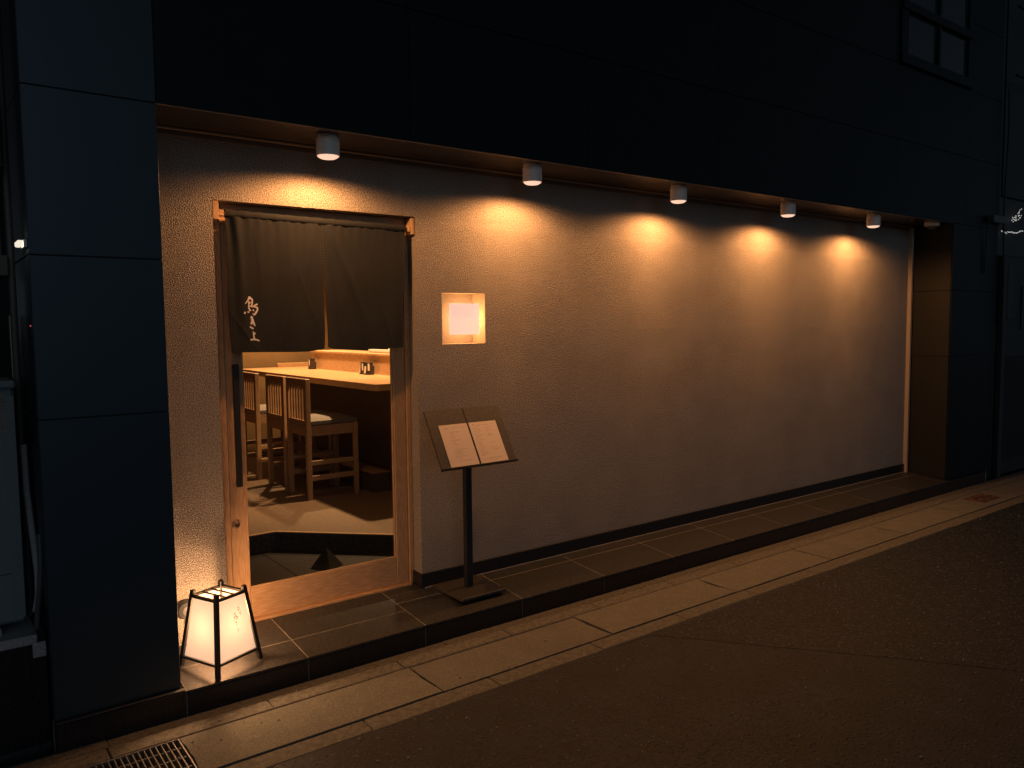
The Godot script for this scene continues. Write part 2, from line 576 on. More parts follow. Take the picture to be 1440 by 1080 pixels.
# ------------------------------------------------------------------ ground
func build_ground() -> void:
	var road := begin()
	quad(road, Vector3(-60, 0, 0.97), Vector3(120, 0, 0.97), Vector3(120, 0, 60), Vector3(-60, 0, 60), Vector3.UP)
	tag(put("road", road.commit(), M.asphalt, null, Vector3(0, -0.139, 0)), "dark asphalt road", "", "", "structure")
	var base := begin()
	quad(base, Vector3(-60, 0, -60), Vector3(120, 0, -60), Vector3(120, 0, 60), Vector3(-60, 0, 60), Vector3.UP)
	tag(put("ground", base.commit(), M.asphalt, null, Vector3(0, -0.30, 0)), "ground under the street and houses", "", "", "structure")
	# the coarser patch of asphalt to the right
	var ring := PackedVector2Array([Vector2(2.62, 0.985), Vector2(2.86, 0.99), Vector2(3.0, 1.16), Vector2(3.22, 1.46), Vector2(3.40, 1.69), Vector2(3.58, 1.93), Vector2(3.95, 2.45), Vector2(4.6, 3.3), Vector2(9, 9), Vector2(60, 9), Vector2(60, 0.985)])
	tag(put("road_patch", prism(ring, -0.15, -0.1372), M.asphalt_patch), "coarser asphalt patch on the road", "", "", "structure")
	# gutter: mortar band, kerb strip, cover slabs, outer strip
	var g := Node3D.new()
	g.name = "gutter"
	add_child(g)
	tag(g, "concrete gutter with cover slabs between the step and the road", "", "", "structure")
	var bed := begin()
	add_box(bed, Vector3(-8, -0.29, 0.38), Vector3(30, -0.165, 1.0))
	put("gutter_bed", bed.commit(), M.mortar, g)
	for k in 24:
		var x := -7.0 + k * 1.5
		var e := rng.randf_range(-0.002, 0.002)
		box("mortar_strip", Vector3(x, -0.2, 0.385), Vector3(x + 1.5, -0.1385 + e, 0.462 + rng.randf_range(-0.004, 0.004)), M.mortar, g, 0.004)
	for k in 60:
		var x := -7.44 + k * 0.61
		box("kerb_stone", Vector3(x, -0.2, 0.466), Vector3(x + 0.607, -0.135 + rng.randf_range(-0.002, 0.0015), 0.560), M.kerb, g, 0.005)
	for k in 38:
		var x := -7.28 + k
		if k == 7: continue                                     # the grating lies here
		var e := rng.randf_range(-0.003, 0.002)
		put("cover_slab", slab(0.994, 0.292, k), M.slab if k % 3 else M.slab_b, g, Vector3(x + 0.5, -0.135 + e, 0.716))
	for k in 60:
		var x := -7.2 + k * 0.61
		box("edge_stone", Vector3(x, -0.2, 0.869), Vector3(x + 0.607, -0.136 + rng.randf_range(-0.002, 0.001), 0.972 + rng.randf_range(-0.004, 0.004)), M.kerb, g, 0.005)
	# grating
	var gr := thing("drain_grate", "galvanised steel bar grating over the gutter below the dark pillar", "drain grate", Vector3(0.225, -0.135, 0.712))
	for s in [-1, 1]:
		box("frame", Vector3(-0.495, -0.03, s * 0.140 - 0.003), Vector3(0.495, 0.001, s * 0.140 + 0.003), M.galv, gr, 0.0008)
		box("frame", Vector3(s * 0.492 - 0.003, -0.03, -0.137), Vector3(s * 0.492 + 0.003, 0.001, 0.137), M.galv, gr, 0.0008)
	for k in 48:
		var x := -0.47 + k * 0.02
		box("bar", Vector3(x - 0.0022, -0.03, -0.136), Vector3(x + 0.0022, 0.0, 0.136), M.galv, gr, 0.0006)
	for z in [-0.075, 0.0, 0.075]:
		box("cross_rod", Vector3(-0.485, -0.008, z - 0.0025), Vector3(0.485, -0.002, z + 0.0025), M.galv, gr, 0.001)
	# worn mosaic-like cover plate far to the right
	var c := stones(256, 900, 4.0, 9.0, Color(0.30, 0.20, 0.16), Color(0.35, 0.18, 0.14), Color(0.75, 0.66, 0.58), 0.25, 77, 4.0)
	var pm := tri_mat(lin(0.55, 0.45, 0.40), 0.8, c[0], c[1], Vector3.ONE * 2.0, 0.8)
	var plate := begin()
	add_box(plate, Vector3(-0.17, -0.01, -0.085), Vector3(0.17, 0.003, 0.085), 0.002)
	tag(put("cover_plate", plate.commit(), pm, null, Vector3(7.36, -0.131, 0.70)), "small worn reddish speckled cover plate in the gutter slabs far right", "cover plate")
	# grit and litter specks along the gutter and the road
	var grit := begin()
	for i in 260:
		var x := rng.randf_range(-0.5, 7.0)
		var z := 0.40 + 3.2 * rng.randf() * rng.randf()
		var s := rng.randf_range(0.0015, 0.0042)
		var y := -0.1375 if z < 0.98 else -0.1385
		add_box(grit, Vector3(x - s, y, z - s * 0.7), Vector3(x + s, y + s * 1.1 + 0.004, z + s * 0.7), s * 0.4)
	tag(put("grit", grit.commit(), mat(lin(0.42, 0.38, 0.33), 0.8)), "loose pale grit on the street", "", "", "stuff")

# a concrete cover slab with a slightly ragged outline and rough ends
func slab(w: float, d: float, seed_: int) -> ArrayMesh:
	var r := RandomNumberGenerator.new()
	r.seed = 900 + seed_
	var pts := PackedVector2Array()
	var n := 9
	var wob := r.randf_range(0.0, 0.016)
	for i in n: pts.append(Vector2(lerpf(-w / 2, w / 2, float(i) / n), -d / 2 + r.randf_range(0, 0.002)))
	for i in 7: pts.append(Vector2(w / 2 - (r.randf_range(0.0, 0.007) + (wob if i in [2, 3, 4] else 0.0)) * (1.0 if i > 0 else 0.3), lerpf(-d / 2, d / 2, i / 7.0)))
	for i in n: pts.append(Vector2(lerpf(w / 2, -w / 2, float(i) / n), d / 2 - r.randf_range(0, 0.002)))
	for i in 7: pts.append(Vector2(-w / 2 + r.randf_range(0, 0.007) * (1.0 if i > 0 else 0.3), lerpf(d / 2, -d / 2, i / 7.0)))
	return prism(pts, -0.05, 0.0)

# ------------------------------------------------------------------ the tiled step
func step_y(z: float) -> float:
	return -0.0364 * z / 0.396

# a tile from (x0, z0) to (x1, z1) following the fall of the step
func fall_tile(x0: float, x1: float, z0: float, z1: float, t: float, c := 0.0015) -> ArrayMesh:
	var st := begin()
	var y0 := step_y(z0)
	var y1 := step_y(z1)
	var A := Vector3(x0 + c, y0, z0 + c)
	var B := Vector3(x1 - c, y0, z0 + c)
	var C := Vector3(x1 - c, y1, z1 - c)
	var D := Vector3(x0 + c, y1, z1 - c)
	var n := Vector3(0, 1, (y0 - y1) / maxf(z1 - z0, 0.01)).normalized()
	quad(st, A, B, C, D, n)
	var a := Vector3(x0, y0 - c, z0)
	var b := Vector3(x1, y0 - c, z0)
	var cc := Vector3(x1, y1 - c, z1)
	var d := Vector3(x0, y1 - c, z1)
	for e in [[A, B, b, a, Vector3(0, 1, -1)], [B, C, cc, b, Vector3(1, 1, 0)], [C, D, d, cc, Vector3(0, 1, 1)], [D, A, a, d, Vector3(-1, 1, 0)]]:
		quad(st, e[0], e[1], e[2], e[3], e[4].normalized())
	var dn := Vector3(0, -t, 0)
	for e in [[a, b, Vector3(0, 0, -1)], [b, cc, Vector3(1, 0, 0)], [cc, d, Vector3(0, 0, 1)], [d, a, Vector3(-1, 0, 0)]]:
		quad(st, e[0], e[1], e[1] + dn, e[0] + dn, e[2])
	return st.commit()

func build_step() -> void:
	var g := Node3D.new()
	g.name = "entrance_step"
	add_child(g)
	tag(g, "low step of dark grey tiles along the shop front", "", "", "structure")
	# bed of pale grout under the tiles
	var st := begin()
	for s in [[0.798, 7.43, -0.13, 0.0], [0.798, 7.43, 0.0, 0.3935]]:
		var y0 := step_y(s[2]) - 0.0010
		var y1 := step_y(s[3]) - 0.0010
		quad(st, Vector3(s[0], y0, s[2]), Vector3(s[1], y0, s[2]), Vector3(s[1], y1, s[3]), Vector3(s[0], y1, s[3]), Vector3.UP)
	add_box(st, Vector3(0.338, -0.2, 0.30), Vector3(8.2, -0.05, 0.3935))
	put("grout_bed", st.commit(), M.grout, g)
	var gap := 0.0017
	var xs := [0.798]
	for k in 11: xs.append(1.3138 + 0.6 * k)
	xs.append(7.43)
	for i in xs.size() - 1:
		var row := 0.2 if xs[i] < 1.9 else 0.108
		var a: float = xs[i] + gap
		var b: float = xs[i + 1] - gap
		put("front_tile", fall_tile(a, b, row + gap, 0.396, 0.010), M.tile if i % 2 else M.tile_b, g)
		box("riser_tile", Vector3(a, -0.142, 0.386), Vector3(b, step_y(0.396) - 0.0135, 0.3962), M.black_tile, g, 0.0015)
		put("back_tile", fall_tile(a, b, -0.128 if xs[i] < 1.9 else 0.013, row - gap, 0.010), M.tile_b if i % 2 else M.tile, g)
	put("back_tile", fall_tile(1.9155, 2.13, -0.128, 0.0115, 0.010), M.tile, g)
	# plinth course under the pillars
	for p in [[0.338, 0.7965], [7.4317, 8.18]]:
		box("plinth_tile", Vector3(p[0], -0.142, 0.355), Vector3(p[1], step_y(0.396) - 0.001, 0.396), M.black_tile, g, 0.0025)
	box("mortar_joint", Vector3(0.341, -0.034, 0.368), Vector3(0.796, -0.0345, 0.392).max(Vector3(0.796, -0.0325, 0.392)), M.grout_dark, g, 0.0005)
	# pale joint where the skirting meets the tiles
	box("sealant_line", Vector3(2.14, -0.004, 0.012), Vector3(7.40, 0.004, 0.0165), M.grout, g, 0.0008)

# ------------------------------------------------------------------ the shop front
func panel_row(parent: Node, x0: float, x1: float, y0: float, y1: float, z: float, m: Material = null) -> void:
	box("cladding_panel", Vector3(x0 + 0.0015, y0 + 0.002, z - 0.008), Vector3(x1 - 0.0015, y1 - 0.002, z), m if m else M.panel, parent, 0.001)

func build_front() -> void:
	var b := thing("restaurant_building", "dark panelled restaurant with a lit beige plaster wall and wooden door", "building")
	# plaster wall with openings for the door and the lamp niche
	var st := begin()
	var T := 2.25
	for r in [[0.74, 1.091, -0.1, T], [1.091, 2.131, 1.992, T], [2.131, 2.283, -0.1, T], [2.283, 2.575, -0.1, 1.316], [2.283, 2.575, 1.602, T], [2.575, 7.365, -0.1, T]]:
		add_box(st, Vector3(r[0], r[2], -0.13), Vector3(r[1], r[3], 0.0))
	add_box(st, Vector3(2.25, 1.28, -0.16), Vector3(2.62, 1.64, -0.131))
	put("plaster_wall", st.commit(), M.plaster, b)
	# smooth lining of the lamp niche
	for f in [[2.2835, 2.5745, 1.3165, 1.3195], [2.2835, 2.5745, 1.5985, 1.6015], [2.2835, 2.2865, 1.3198, 1.5982], [2.5715, 2.5745, 1.3198, 1.5982]]:
		box("niche_lining", Vector3(f[0], f[2], -0.126), Vector3(f[1], f[3], -0.0008), M.lining, b, 0.0005)
	box("niche_back", Vector3(2.2835, 1.3165, -0.1305), Vector3(2.5745, 1.6015, -0.1265), M.lining, b, 0.0)
	# skirting: black, returning into the door recess
	box("skirting", Vector3(2.131, 0.0, 0.0005), Vector3(7.398, 0.078, 0.0125), M.black, b, 0.001)
	box("skirting", Vector3(2.119, 0.0, -0.1), Vector3(2.1305, 0.078, 0.0125), M.black, b, 0.001)
	# timber band under the soffit and its pale bead
	box("soffit_trim", Vector3(0.786, T + 0.0005, -0.12), Vector3(7.40, 2.274, 0.005), M.trim, b, 0.002)
	box("trim_bead", Vector3(0.786, 2.2745, -0.12), Vector3(7.40, 2.2855, 0.012), M.trim_pale, b, 0.002)
	# batten at the right end of the wall
	box("end_batten", Vector3(7.366, -0.01, -0.12), Vector3(7.396, 2.273, 0.034), M.trim_pale, b, 0.003)
	# soffit and its metal edge
	box("soffit", Vector3(0.78, 2.2865, -0.3), Vector3(7.43, 2.33, 0.352), M.soffit, b, 0.001)
	box("soffit_edge", Vector3(0.786, 2.281, 0.3525), Vector3(7.42, 2.288, 0.3575), M.trim_pale, b, 0.001)
	# dark cores behind the cladding
	box("pillar_core", Vector3(0.347, -0.13, -0.40), Vector3(0.7835, 7.0, 0.357), M.core, b, 0.0)
	box("pillar_core", Vector3(7.424, -0.13, -0.40), Vector3(8.34, 2.30, 0.357), M.core, b, 0.0)
	box("fascia_core", Vector3(0.784, 2.331, -0.35), Vector3(8.34, 7.0, 0.357), M.core, b, 0.0)
	box("side_wall", Vector3(0.347, -0.2, -6.0), Vector3(0.42, 7.0, -0.401), M.core, b, 0.0)
	# cladding: pillar panels, then the fascia field with the upstairs window left open
	var ys := [-0.028, 1.095, 1.688, 2.282, 2.885, 3.475, 4.065, 4.655, 5.245, 5.835]
	for i in ys.size() - 1:
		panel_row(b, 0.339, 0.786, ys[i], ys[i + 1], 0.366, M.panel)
		box("side_panel", Vector3(0.339, ys[i] + 0.0025, -0.398), Vector3(0.3465, ys[i + 1] - 0.0025, 0.357), M.panel, b, 0.001)
	for i in 3:
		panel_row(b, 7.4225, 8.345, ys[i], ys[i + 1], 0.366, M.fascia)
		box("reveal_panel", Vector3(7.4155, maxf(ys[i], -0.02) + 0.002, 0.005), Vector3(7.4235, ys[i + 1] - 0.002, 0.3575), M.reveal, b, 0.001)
	var fx := [0.786, 1.9, 3.02, 4.14, 5.26, 6.40, 7.66, 8.345]
	for i in range(3, ys.size() - 1):
		for k in fx.size() - 1:
			if k == 5 and i in [5, 6, 7]: continue
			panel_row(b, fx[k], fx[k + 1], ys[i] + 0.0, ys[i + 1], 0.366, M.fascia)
	# upstairs window
	var w := Node3D.new()
	w.name = "window"
	b.add_child(w)
	box("pane", Vector3(6.41, 3.48, 0.3575), Vector3(7.65, 5.24, 0.361), M.window_glass, w, 0.0)
	for f in [[6.402, 6.50, 3.478, 5.242], [7.58, 7.658, 3.478, 5.242], [7.02, 7.055, 3.56, 5.17]]:
		box("frame", Vector3(f[0], f[2], 0.3615), Vector3(f[1], f[3], 0.385), M.fascia, w, 0.003)
	for f in [[3.478, 3.56], [3.90, 3.965], [5.17, 5.242]]:
		box("transom", Vector3(6.402, f[0], 0.3618), Vector3(7.658, f[1], 0.395), M.fascia, w, 0.003)

# ------------------------------------------------------------------ inside
func build_room() -> void:
	var fl := PackedVector2Array([Vector2(0.46, -1.302), Vector2(1.80, -1.302), Vector2(2.945, -0.157), Vector2(6.4, -0.157), Vector2(6.4, -5.2), Vector2(0.46, -5.2)])
	tag(put("dining_floor", prism(fl, -0.2, 0.096), M.room_floor), "raised floor of the dining room", "", "", "structure")
	var g := Node3D.new()
	g.name = "entry_floor"
	add_child(g)
	tag(g, "sunken dark tiled entry floor inside the door", "", "", "structure")
	for i in 4:
		for k in 3:
			box("floor_tile", Vector3(0.5 + i * 0.6, -0.05, -0.14 - (k + 1) * 0.4 + 0.003), Vector3(1.097 + i * 0.6, -0.02, -0.14 - k * 0.4), M.genkan, g, 0.001)
	# riser tiles and the light nosing along the raised edge
	var pts := [Vector3(0.5, 0, -1.296), Vector3(1.15, 0, -1.296), Vector3(1.7975, 0, -1.296), Vector3(2.17, 0, -0.9235), Vector3(2.54, 0, -0.5535), Vector3(2.93, 0, -0.1635)]
	for i in 5:
		var d: Vector3 = (pts[i + 1] - pts[i]).normalized()
		var o := put("riser_tile", box_mesh(Vector3((pts[i + 1] - pts[i]).length() - 0.003, 0.118, 0.008), 0.001), M.genkan_riser, g, (pts[i] + pts[i + 1]) / 2.0 + Vector3(0, 0.035, 0))
		o.rotation.y = atan2(-d.z, d.x)
		var n := put("nosing", box_mesh(Vector3((pts[i + 1] - pts[i]).length(), 0.007, 0.024), 0.001), M.pale_x, g, (pts[i] + pts[i + 1]) / 2.0 + Vector3(0, 0.0985, 0) + Vector3(d.z, 0, -d.x) * 0.008)
		n.rotation.y = atan2(-d.z, d.x)
	# room shell
	var r := thing("dining_room", "ochre walls and ceiling of the small counter restaurant inside", "room")
	box("back_wall", Vector3(0.44, -0.1, -5.3), Vector3(6.5, 2.62, -5.2), M.ochre, r, 0.0)
	box("left_wall", Vector3(0.425, -0.1, -5.2), Vector3(0.46, 2.62, -0.131), M.ochre, r, 0.0)
	box("right_wall", Vector3(6.4, -0.1, -5.2), Vector3(6.5, 2.62, -0.131), M.ochre, r, 0.0)
	box("ceiling", Vector3(0.44, 2.52, -5.2), Vector3(6.4, 2.62, -0.36), M.ceiling, r, 0.0)
	box("bulkhead", Vector3(0.44, 2.255, -0.36), Vector3(6.4, 2.53, -0.352), M.ceiling, r, 0.0)
	box("partition", Vector3(1.98, 0.1, -4.72), Vector3(3.9, 2.5, -4.66), M.ochre, r, 0.0)
	# counter
	var c := thing("counter", "pale wooden restaurant counter with a rounded corner", "counter")
	var top := PackedVector2Array()
	for k in 9:
		var a := PI + (PI / 2.0) * k / 8.0
		top.append(Vector2(2.665 + cos(a) * 0.045, -1.495 - sin(a) * 0.045))
	top.append_array(PackedVector2Array([Vector2(3.62, -1.45), Vector2(3.62, -4.45), Vector2(2.62, -4.45)]))
	put("counter_top", prism(top, 0.955, 1.003), M.counter, c)
	box("counter_base", Vector3(3.02, 0.097, -4.40), Vector3(3.56, 0.954, -1.62), M.counter_base, c, 0.002)
	box("back_ledge", Vector3(3.20, 1.0035, -3.95), Vector3(3.24, 1.165, -1.45), M.pale_z, c, 0.002)
	box("ledge_cap", Vector3(3.19, 1.1655, -3.96), Vector3(3.50, 1.185, -1.45), M.pale_z, c, 0.003)
	box("end_upstand", Vector3(3.02, 1.0035, -4.44), Vector3(3.60, 1.045, -4.41), M.pale_x, c, 0.002)
	box("footrest", Vector3(2.86, 0.097, -4.3), Vector3(3.0195, 0.245, -1.99), M.counter_base, c, 0.002)
	box("footrest_cap", Vector3(2.852, 0.2455, -4.3), Vector3(3.0192, 0.257, -1.982), M.chair_z, c, 0.002)
	# kitchen bits behind the ledge
	var kt := thing("kitchen_shelf", "white kitchen worktop glimpsed behind the counter ledge", "shelf")
	box("worktop", Vector3(3.70, 1.10, -4.0), Vector3(4.4, 1.14, -1.3), M.enamel, kt, 0.003)
	box("cabinet", Vector3(3.72, 0.097, -3.95), Vector3(4.38, 1.0995, -1.35), M.steel, kt, 0.003)
	var tray := thing("tray", "white tray standing on the counter ledge under the curtain", "tray", Vector3(3.36, 1.1855, -2.50))
	box("tray_base", Vector3(-0.10, 0, -0.30), Vector3(0.10, 0.012, 0.30), M.enamel, tray, 0.003)
	for s in [-1, 1]:
		box("rim", Vector3(s * 0.1 - 0.004, 0.0125, -0.30), Vector3(s * 0.1 + 0.004, 0.032, 0.30), M.enamel, tray, 0.002)
	# holders with dark and white slips on the counter
	var k := 0
	for h in [[3.14, -3.80, "dark slip holder at the far end of the counter"], [3.13, -2.64, "dark slip holder nearer the door, left of two side by side"], [3.13, -2.545, "dark slip holder nearest the door on the counter"]]:
		var o := thing("slip_holder", h[2], "holder", Vector3(h[0], 1.0035, h[1]), 0.25 * k, "slip holders on the counter")
		box("cup", Vector3(-0.03, 0, -0.036), Vector3(0.03, 0.075, 0.036), M.dark_wood, o, 0.004)
		for j in 3:
			var s := put("slip", box_mesh(Vector3(0.002, 0.06, 0.018), 0.0005), M.sheet if j != 1 else M.dark_wood, o, Vector3(-0.0325 - 0.0022 * j, 0.042 + 0.012 * j, -0.02 + 0.02 * j), Vector3(0.10 - 0.1 * j, 0, 0.03))
			s.rotation.x += 0.12
		box("slips_top", Vector3(-0.02, 0.0755, -0.026), Vector3(0.02, 0.108, 0.026), M.dark_wood, o, 0.002)
		k += 1
	# chairs in a row along the counter, facing it
	var first := make_chair()
	var spots := [[2.355, -2.235, "wooden high chair with slatted back nearest the door, its whole side in view"], [2.35, -2.68, "wooden high chair with slatted back, second from the door along the counter"], [2.34, -3.30, "wooden high chair with slatted back, farthest from the door beside the handle"]]
	for i in 3:
		var ch: Node3D = first if i == 0 else first.duplicate()
		if i:
			ch.name = "high_chair_%03d" % i
			add_child(ch, true)
		ch.position = Vector3(spots[i][0], 0.0965, spots[i][1])
		tag(ch, spots[i][2], "chair", "high chairs along the counter")
	# small dark pyramid on the entry floor
	var py := begin()
	var pb := [Vector3(-0.07, 0, -0.07), Vector3(0.07, 0, -0.07), Vector3(0.07, 0, 0.07), Vector3(-0.07, 0, 0.07)]
	for i in 4:
		var e: Vector3 = (pb[i] + pb[(i + 1) % 4]).normalized()
		tri(py, pb[i], pb[(i + 1) % 4], Vector3(0, 0.125, 0), (e + Vector3(0, 0.7, 0)).normalized())
	quad(py, pb[0], pb[1], pb[2], pb[3], Vector3.DOWN)
	tag(put("floor_wedge", py.commit(), M.rubber, null, Vector3(1.905, -0.0195, -0.74), Vector3(0, 0.55, 0)), "small black wedge standing on the entry floor behind the glass", "wedge")
	# lamp over the aisle
	var al := thing("ceiling_lamp", "recessed warm ceiling lamp above the entry just inside the door", "lamp", Vector3(1.85, 2.52, -0.75))
	put("housing", lathe([[0.0, 0.0], [0.055, 0.0], [0.055, -0.05], [0.047, -0.05], [0.047, -0.02], [0.0, -0.02]], 24), M.black, al)
	put("lens", lathe([[0.0, -0.024], [0.045, -0.024], [0.045, -0.028], [0.0, -0.028]], 24), M.room_lens, al)
	spot(Vector3(1.85, 2.465, -0.75), 0.6, lin(1.0, 0.56, 0.25), 0.05, 62.0, 0.9)
	# ceiling lamps over the counter
	var lb := ["over the near end of the counter", "over the middle of the counter", "over the far end of the counter"]
	var lz := [-1.95, -3.05, -4.1]
	for i in 3:
		var l := thing("ceiling_lamp", "recessed warm ceiling lamp " + lb[i], "lamp", Vector3(3.0, 2.52, lz[i]), 0.0, "ceiling lamps over the counter")
		put("housing", lathe([[0.0, 0.0], [0.055, 0.0], [0.055, -0.05], [0.047, -0.05], [0.047, -0.02], [0.0, -0.02]], 24), M.black, l)
		put("lens", lathe([[0.0, -0.024], [0.045, -0.024], [0.045, -0.028], [0.0, -0.028]], 24), M.room_lens, l)
		spot(Vector3(3.0, 2.465, lz[i]), 6.5, lin(1.0, 0.56, 0.25), 0.04, 48.0, 0.8)

func make_chair() -> Node3D:
	var o := thing("high_chair", "", "chair")
	var w := 0.20
	for s in [-1, 1]:
		var z: float = s * (w - 0.018)
		box("rear_leg", Vector3(-0.018, 0, z - 0.018), Vector3(0.018, 0.93, z + 0.018), M.chair_y, o, 0.003)
		box("front_leg", Vector3(0.372, 0, z - 0.017), Vector3(0.408, 0.575, z + 0.017), M.chair_y, o, 0.003)
		box("side_rail", Vector3(0.0185, 0.49, z - 0.011), Vector3(0.3715, 0.572, z + 0.011), M.chair_x, o, 0.002)
		box("stretcher", Vector3(0.0185, 0.265, z - 0.010), Vector3(0.3715, 0.30, z + 0.010), M.chair_x, o, 0.002)
		box("stretcher", Vector3(0.0185, 0.145, z - 0.010), Vector3(0.3715, 0.185, z + 0.010), M.chair_x, o, 0.002)
	var i := w - 0.0365
	box("top_rail", Vector3(-0.014, 0.872, -i), Vector3(0.014, 0.93, i), M.chair_z, o, 0.003)
	box("lower_rail", Vector3(-0.012, 0.575, -i), Vector3(0.012, 0.61, i), M.chair_z, o, 0.002)
	box("rear_rail", Vector3(-0.011, 0.49, -i), Vector3(0.011, 0.572, i), M.chair_z, o, 0.002)
	box("front_rail", Vector3(0.379, 0.49, -i), Vector3(0.401, 0.572, i), M.chair_z, o, 0.002)
	box("foot_rail", Vector3(0.38, 0.205, -i), Vector3(0.40, 0.245, i), M.chair_z, o, 0.002)
	for k in 6:
		var z := -0.133 + k * 0.0532
		box("slat", Vector3(-0.008, 0.6105, z - 0.010), Vector3(0.008, 0.8715, z + 0.010), M.chair_y, o, 0.002)
	# cushion with a puffed top
	var st := begin()
	var nx := 10
	var P := func(u: float, v: float) -> Vector3:
		var e := pow(maxf(0.0, 1.0 - pow(absf(u * 2 - 1), 5.0)) * maxf(0.0, 1.0 - pow(absf(v * 2 - 1), 5.0)), 0.5)
		return Vector3(lerpf(0.022, 0.405, u), 0.605 + 0.022 * e, lerpf(-0.198, 0.198, v))
	for a in nx:
		for bb in nx:
			for t in [[0, 0], [1, 0], [1, 1], [0, 0], [1, 1], [0, 1]]:
				st.add_vertex(P.call((a + t[0]) / float(nx), (bb + t[1]) / float(nx)))
	st.generate_normals()
	var cu := put("cushion", st.commit(), M.cushion, o)
	box("border", Vector3(0.022, 0.576, -0.198), Vector3(0.405, 0.6048, 0.198), M.cushion, cu, 0.004)
	return o

# ------------------------------------------------------------------ the door
func build_door() -> void:
	# frame in the opening
	var b := thing("door_frame", "brown wooden frame lining the doorway behind the dark curtain", "door frame")
	box("jamb", Vector3(1.0925, 0.0, -0.128), Vector3(1.143, 1.99, -0.075), M.door_y, b, 0.002)
	box("jamb", Vector3(2.104, 0.0, -0.128), Vector3(2.1295, 1.99, -0.082), M.door_y, b, 0.002)
	box("lintel", Vector3(1.1435, 1.905, -0.128), Vector3(2.1035, 1.99, -0.080), M.door_x, b, 0.002)
	box("threshold", Vector3(1.1435, -0.018, -0.15), Vector3(2.1035, 0.0155, -0.062), M.door_x, b, 0.002)
	var d := thing("sliding_door", "brown wooden sliding door with one large glass pane", "door", Vector3(0, 0, -0.11))
	box("stile", Vector3(1.146, 0.016, -0.018), Vector3(1.233, 1.902, 0.018), M.door_y, d, 0.003)
	box("stile", Vector3(2.029, 0.016, -0.018), Vector3(2.1015, 1.902, 0.018), M.door_y, d, 0.003)
	box("bottom_rail", Vector3(1.2335, 0.016, -0.017), Vector3(2.0285, 0.164, 0.017), M.door_x, d, 0.002)
	box("top_rail", Vector3(1.2335, 1.80, -0.017), Vector3(2.0285, 1.902, 0.017), M.door_x, d, 0.002)
	box("pane", Vector3(1.2337, 0.1645, -0.003), Vector3(2.0283, 1.7995, 0.003), M.glass, d, 0.0)
	box("glazing_bead", Vector3(1.2337, 0.1643, 0.0035), Vector3(2.0283, 0.172, 0.0145), M.pale_x, d, 0.001)
	box("glazing_bead", Vector3(2.021, 0.1725, 0.0035), Vector3(2.0283, 1.7995, 0.0145), M.door_y, d, 0.001)
	# long black pull handle on two stubs
	var h := Node3D.new()
	h.name = "handle"
	d.add_child(h)
	box("grip", Vector3(1.171, 0.672, 0.042), Vector3(1.200, 1.252, 0.060), M.black_metal, h, 0.004)
	for y in [0.69, 1.23]:
		box("stub", Vector3(1.178, y - 0.012, 0.0182), Vector3(1.194, y + 0.012, 0.0418), M.black_metal, h, 0.002)
	var lk := put("lock", lathe([[0.0, 0.012], [0.010, 0.012], [0.012, 0.009], [0.0165, 0.008], [0.019, 0.004], [0.019, 0.0]], 28), M.brass, d, Vector3(1.171, 0.487, 0.0182), Vector3(PI / 2, 0, 0))
	box("keyway", Vector3(-0.0012, 0.0121, -0.006), Vector3(0.0012, 0.0128, 0.006), M.black, lk, 0.0)

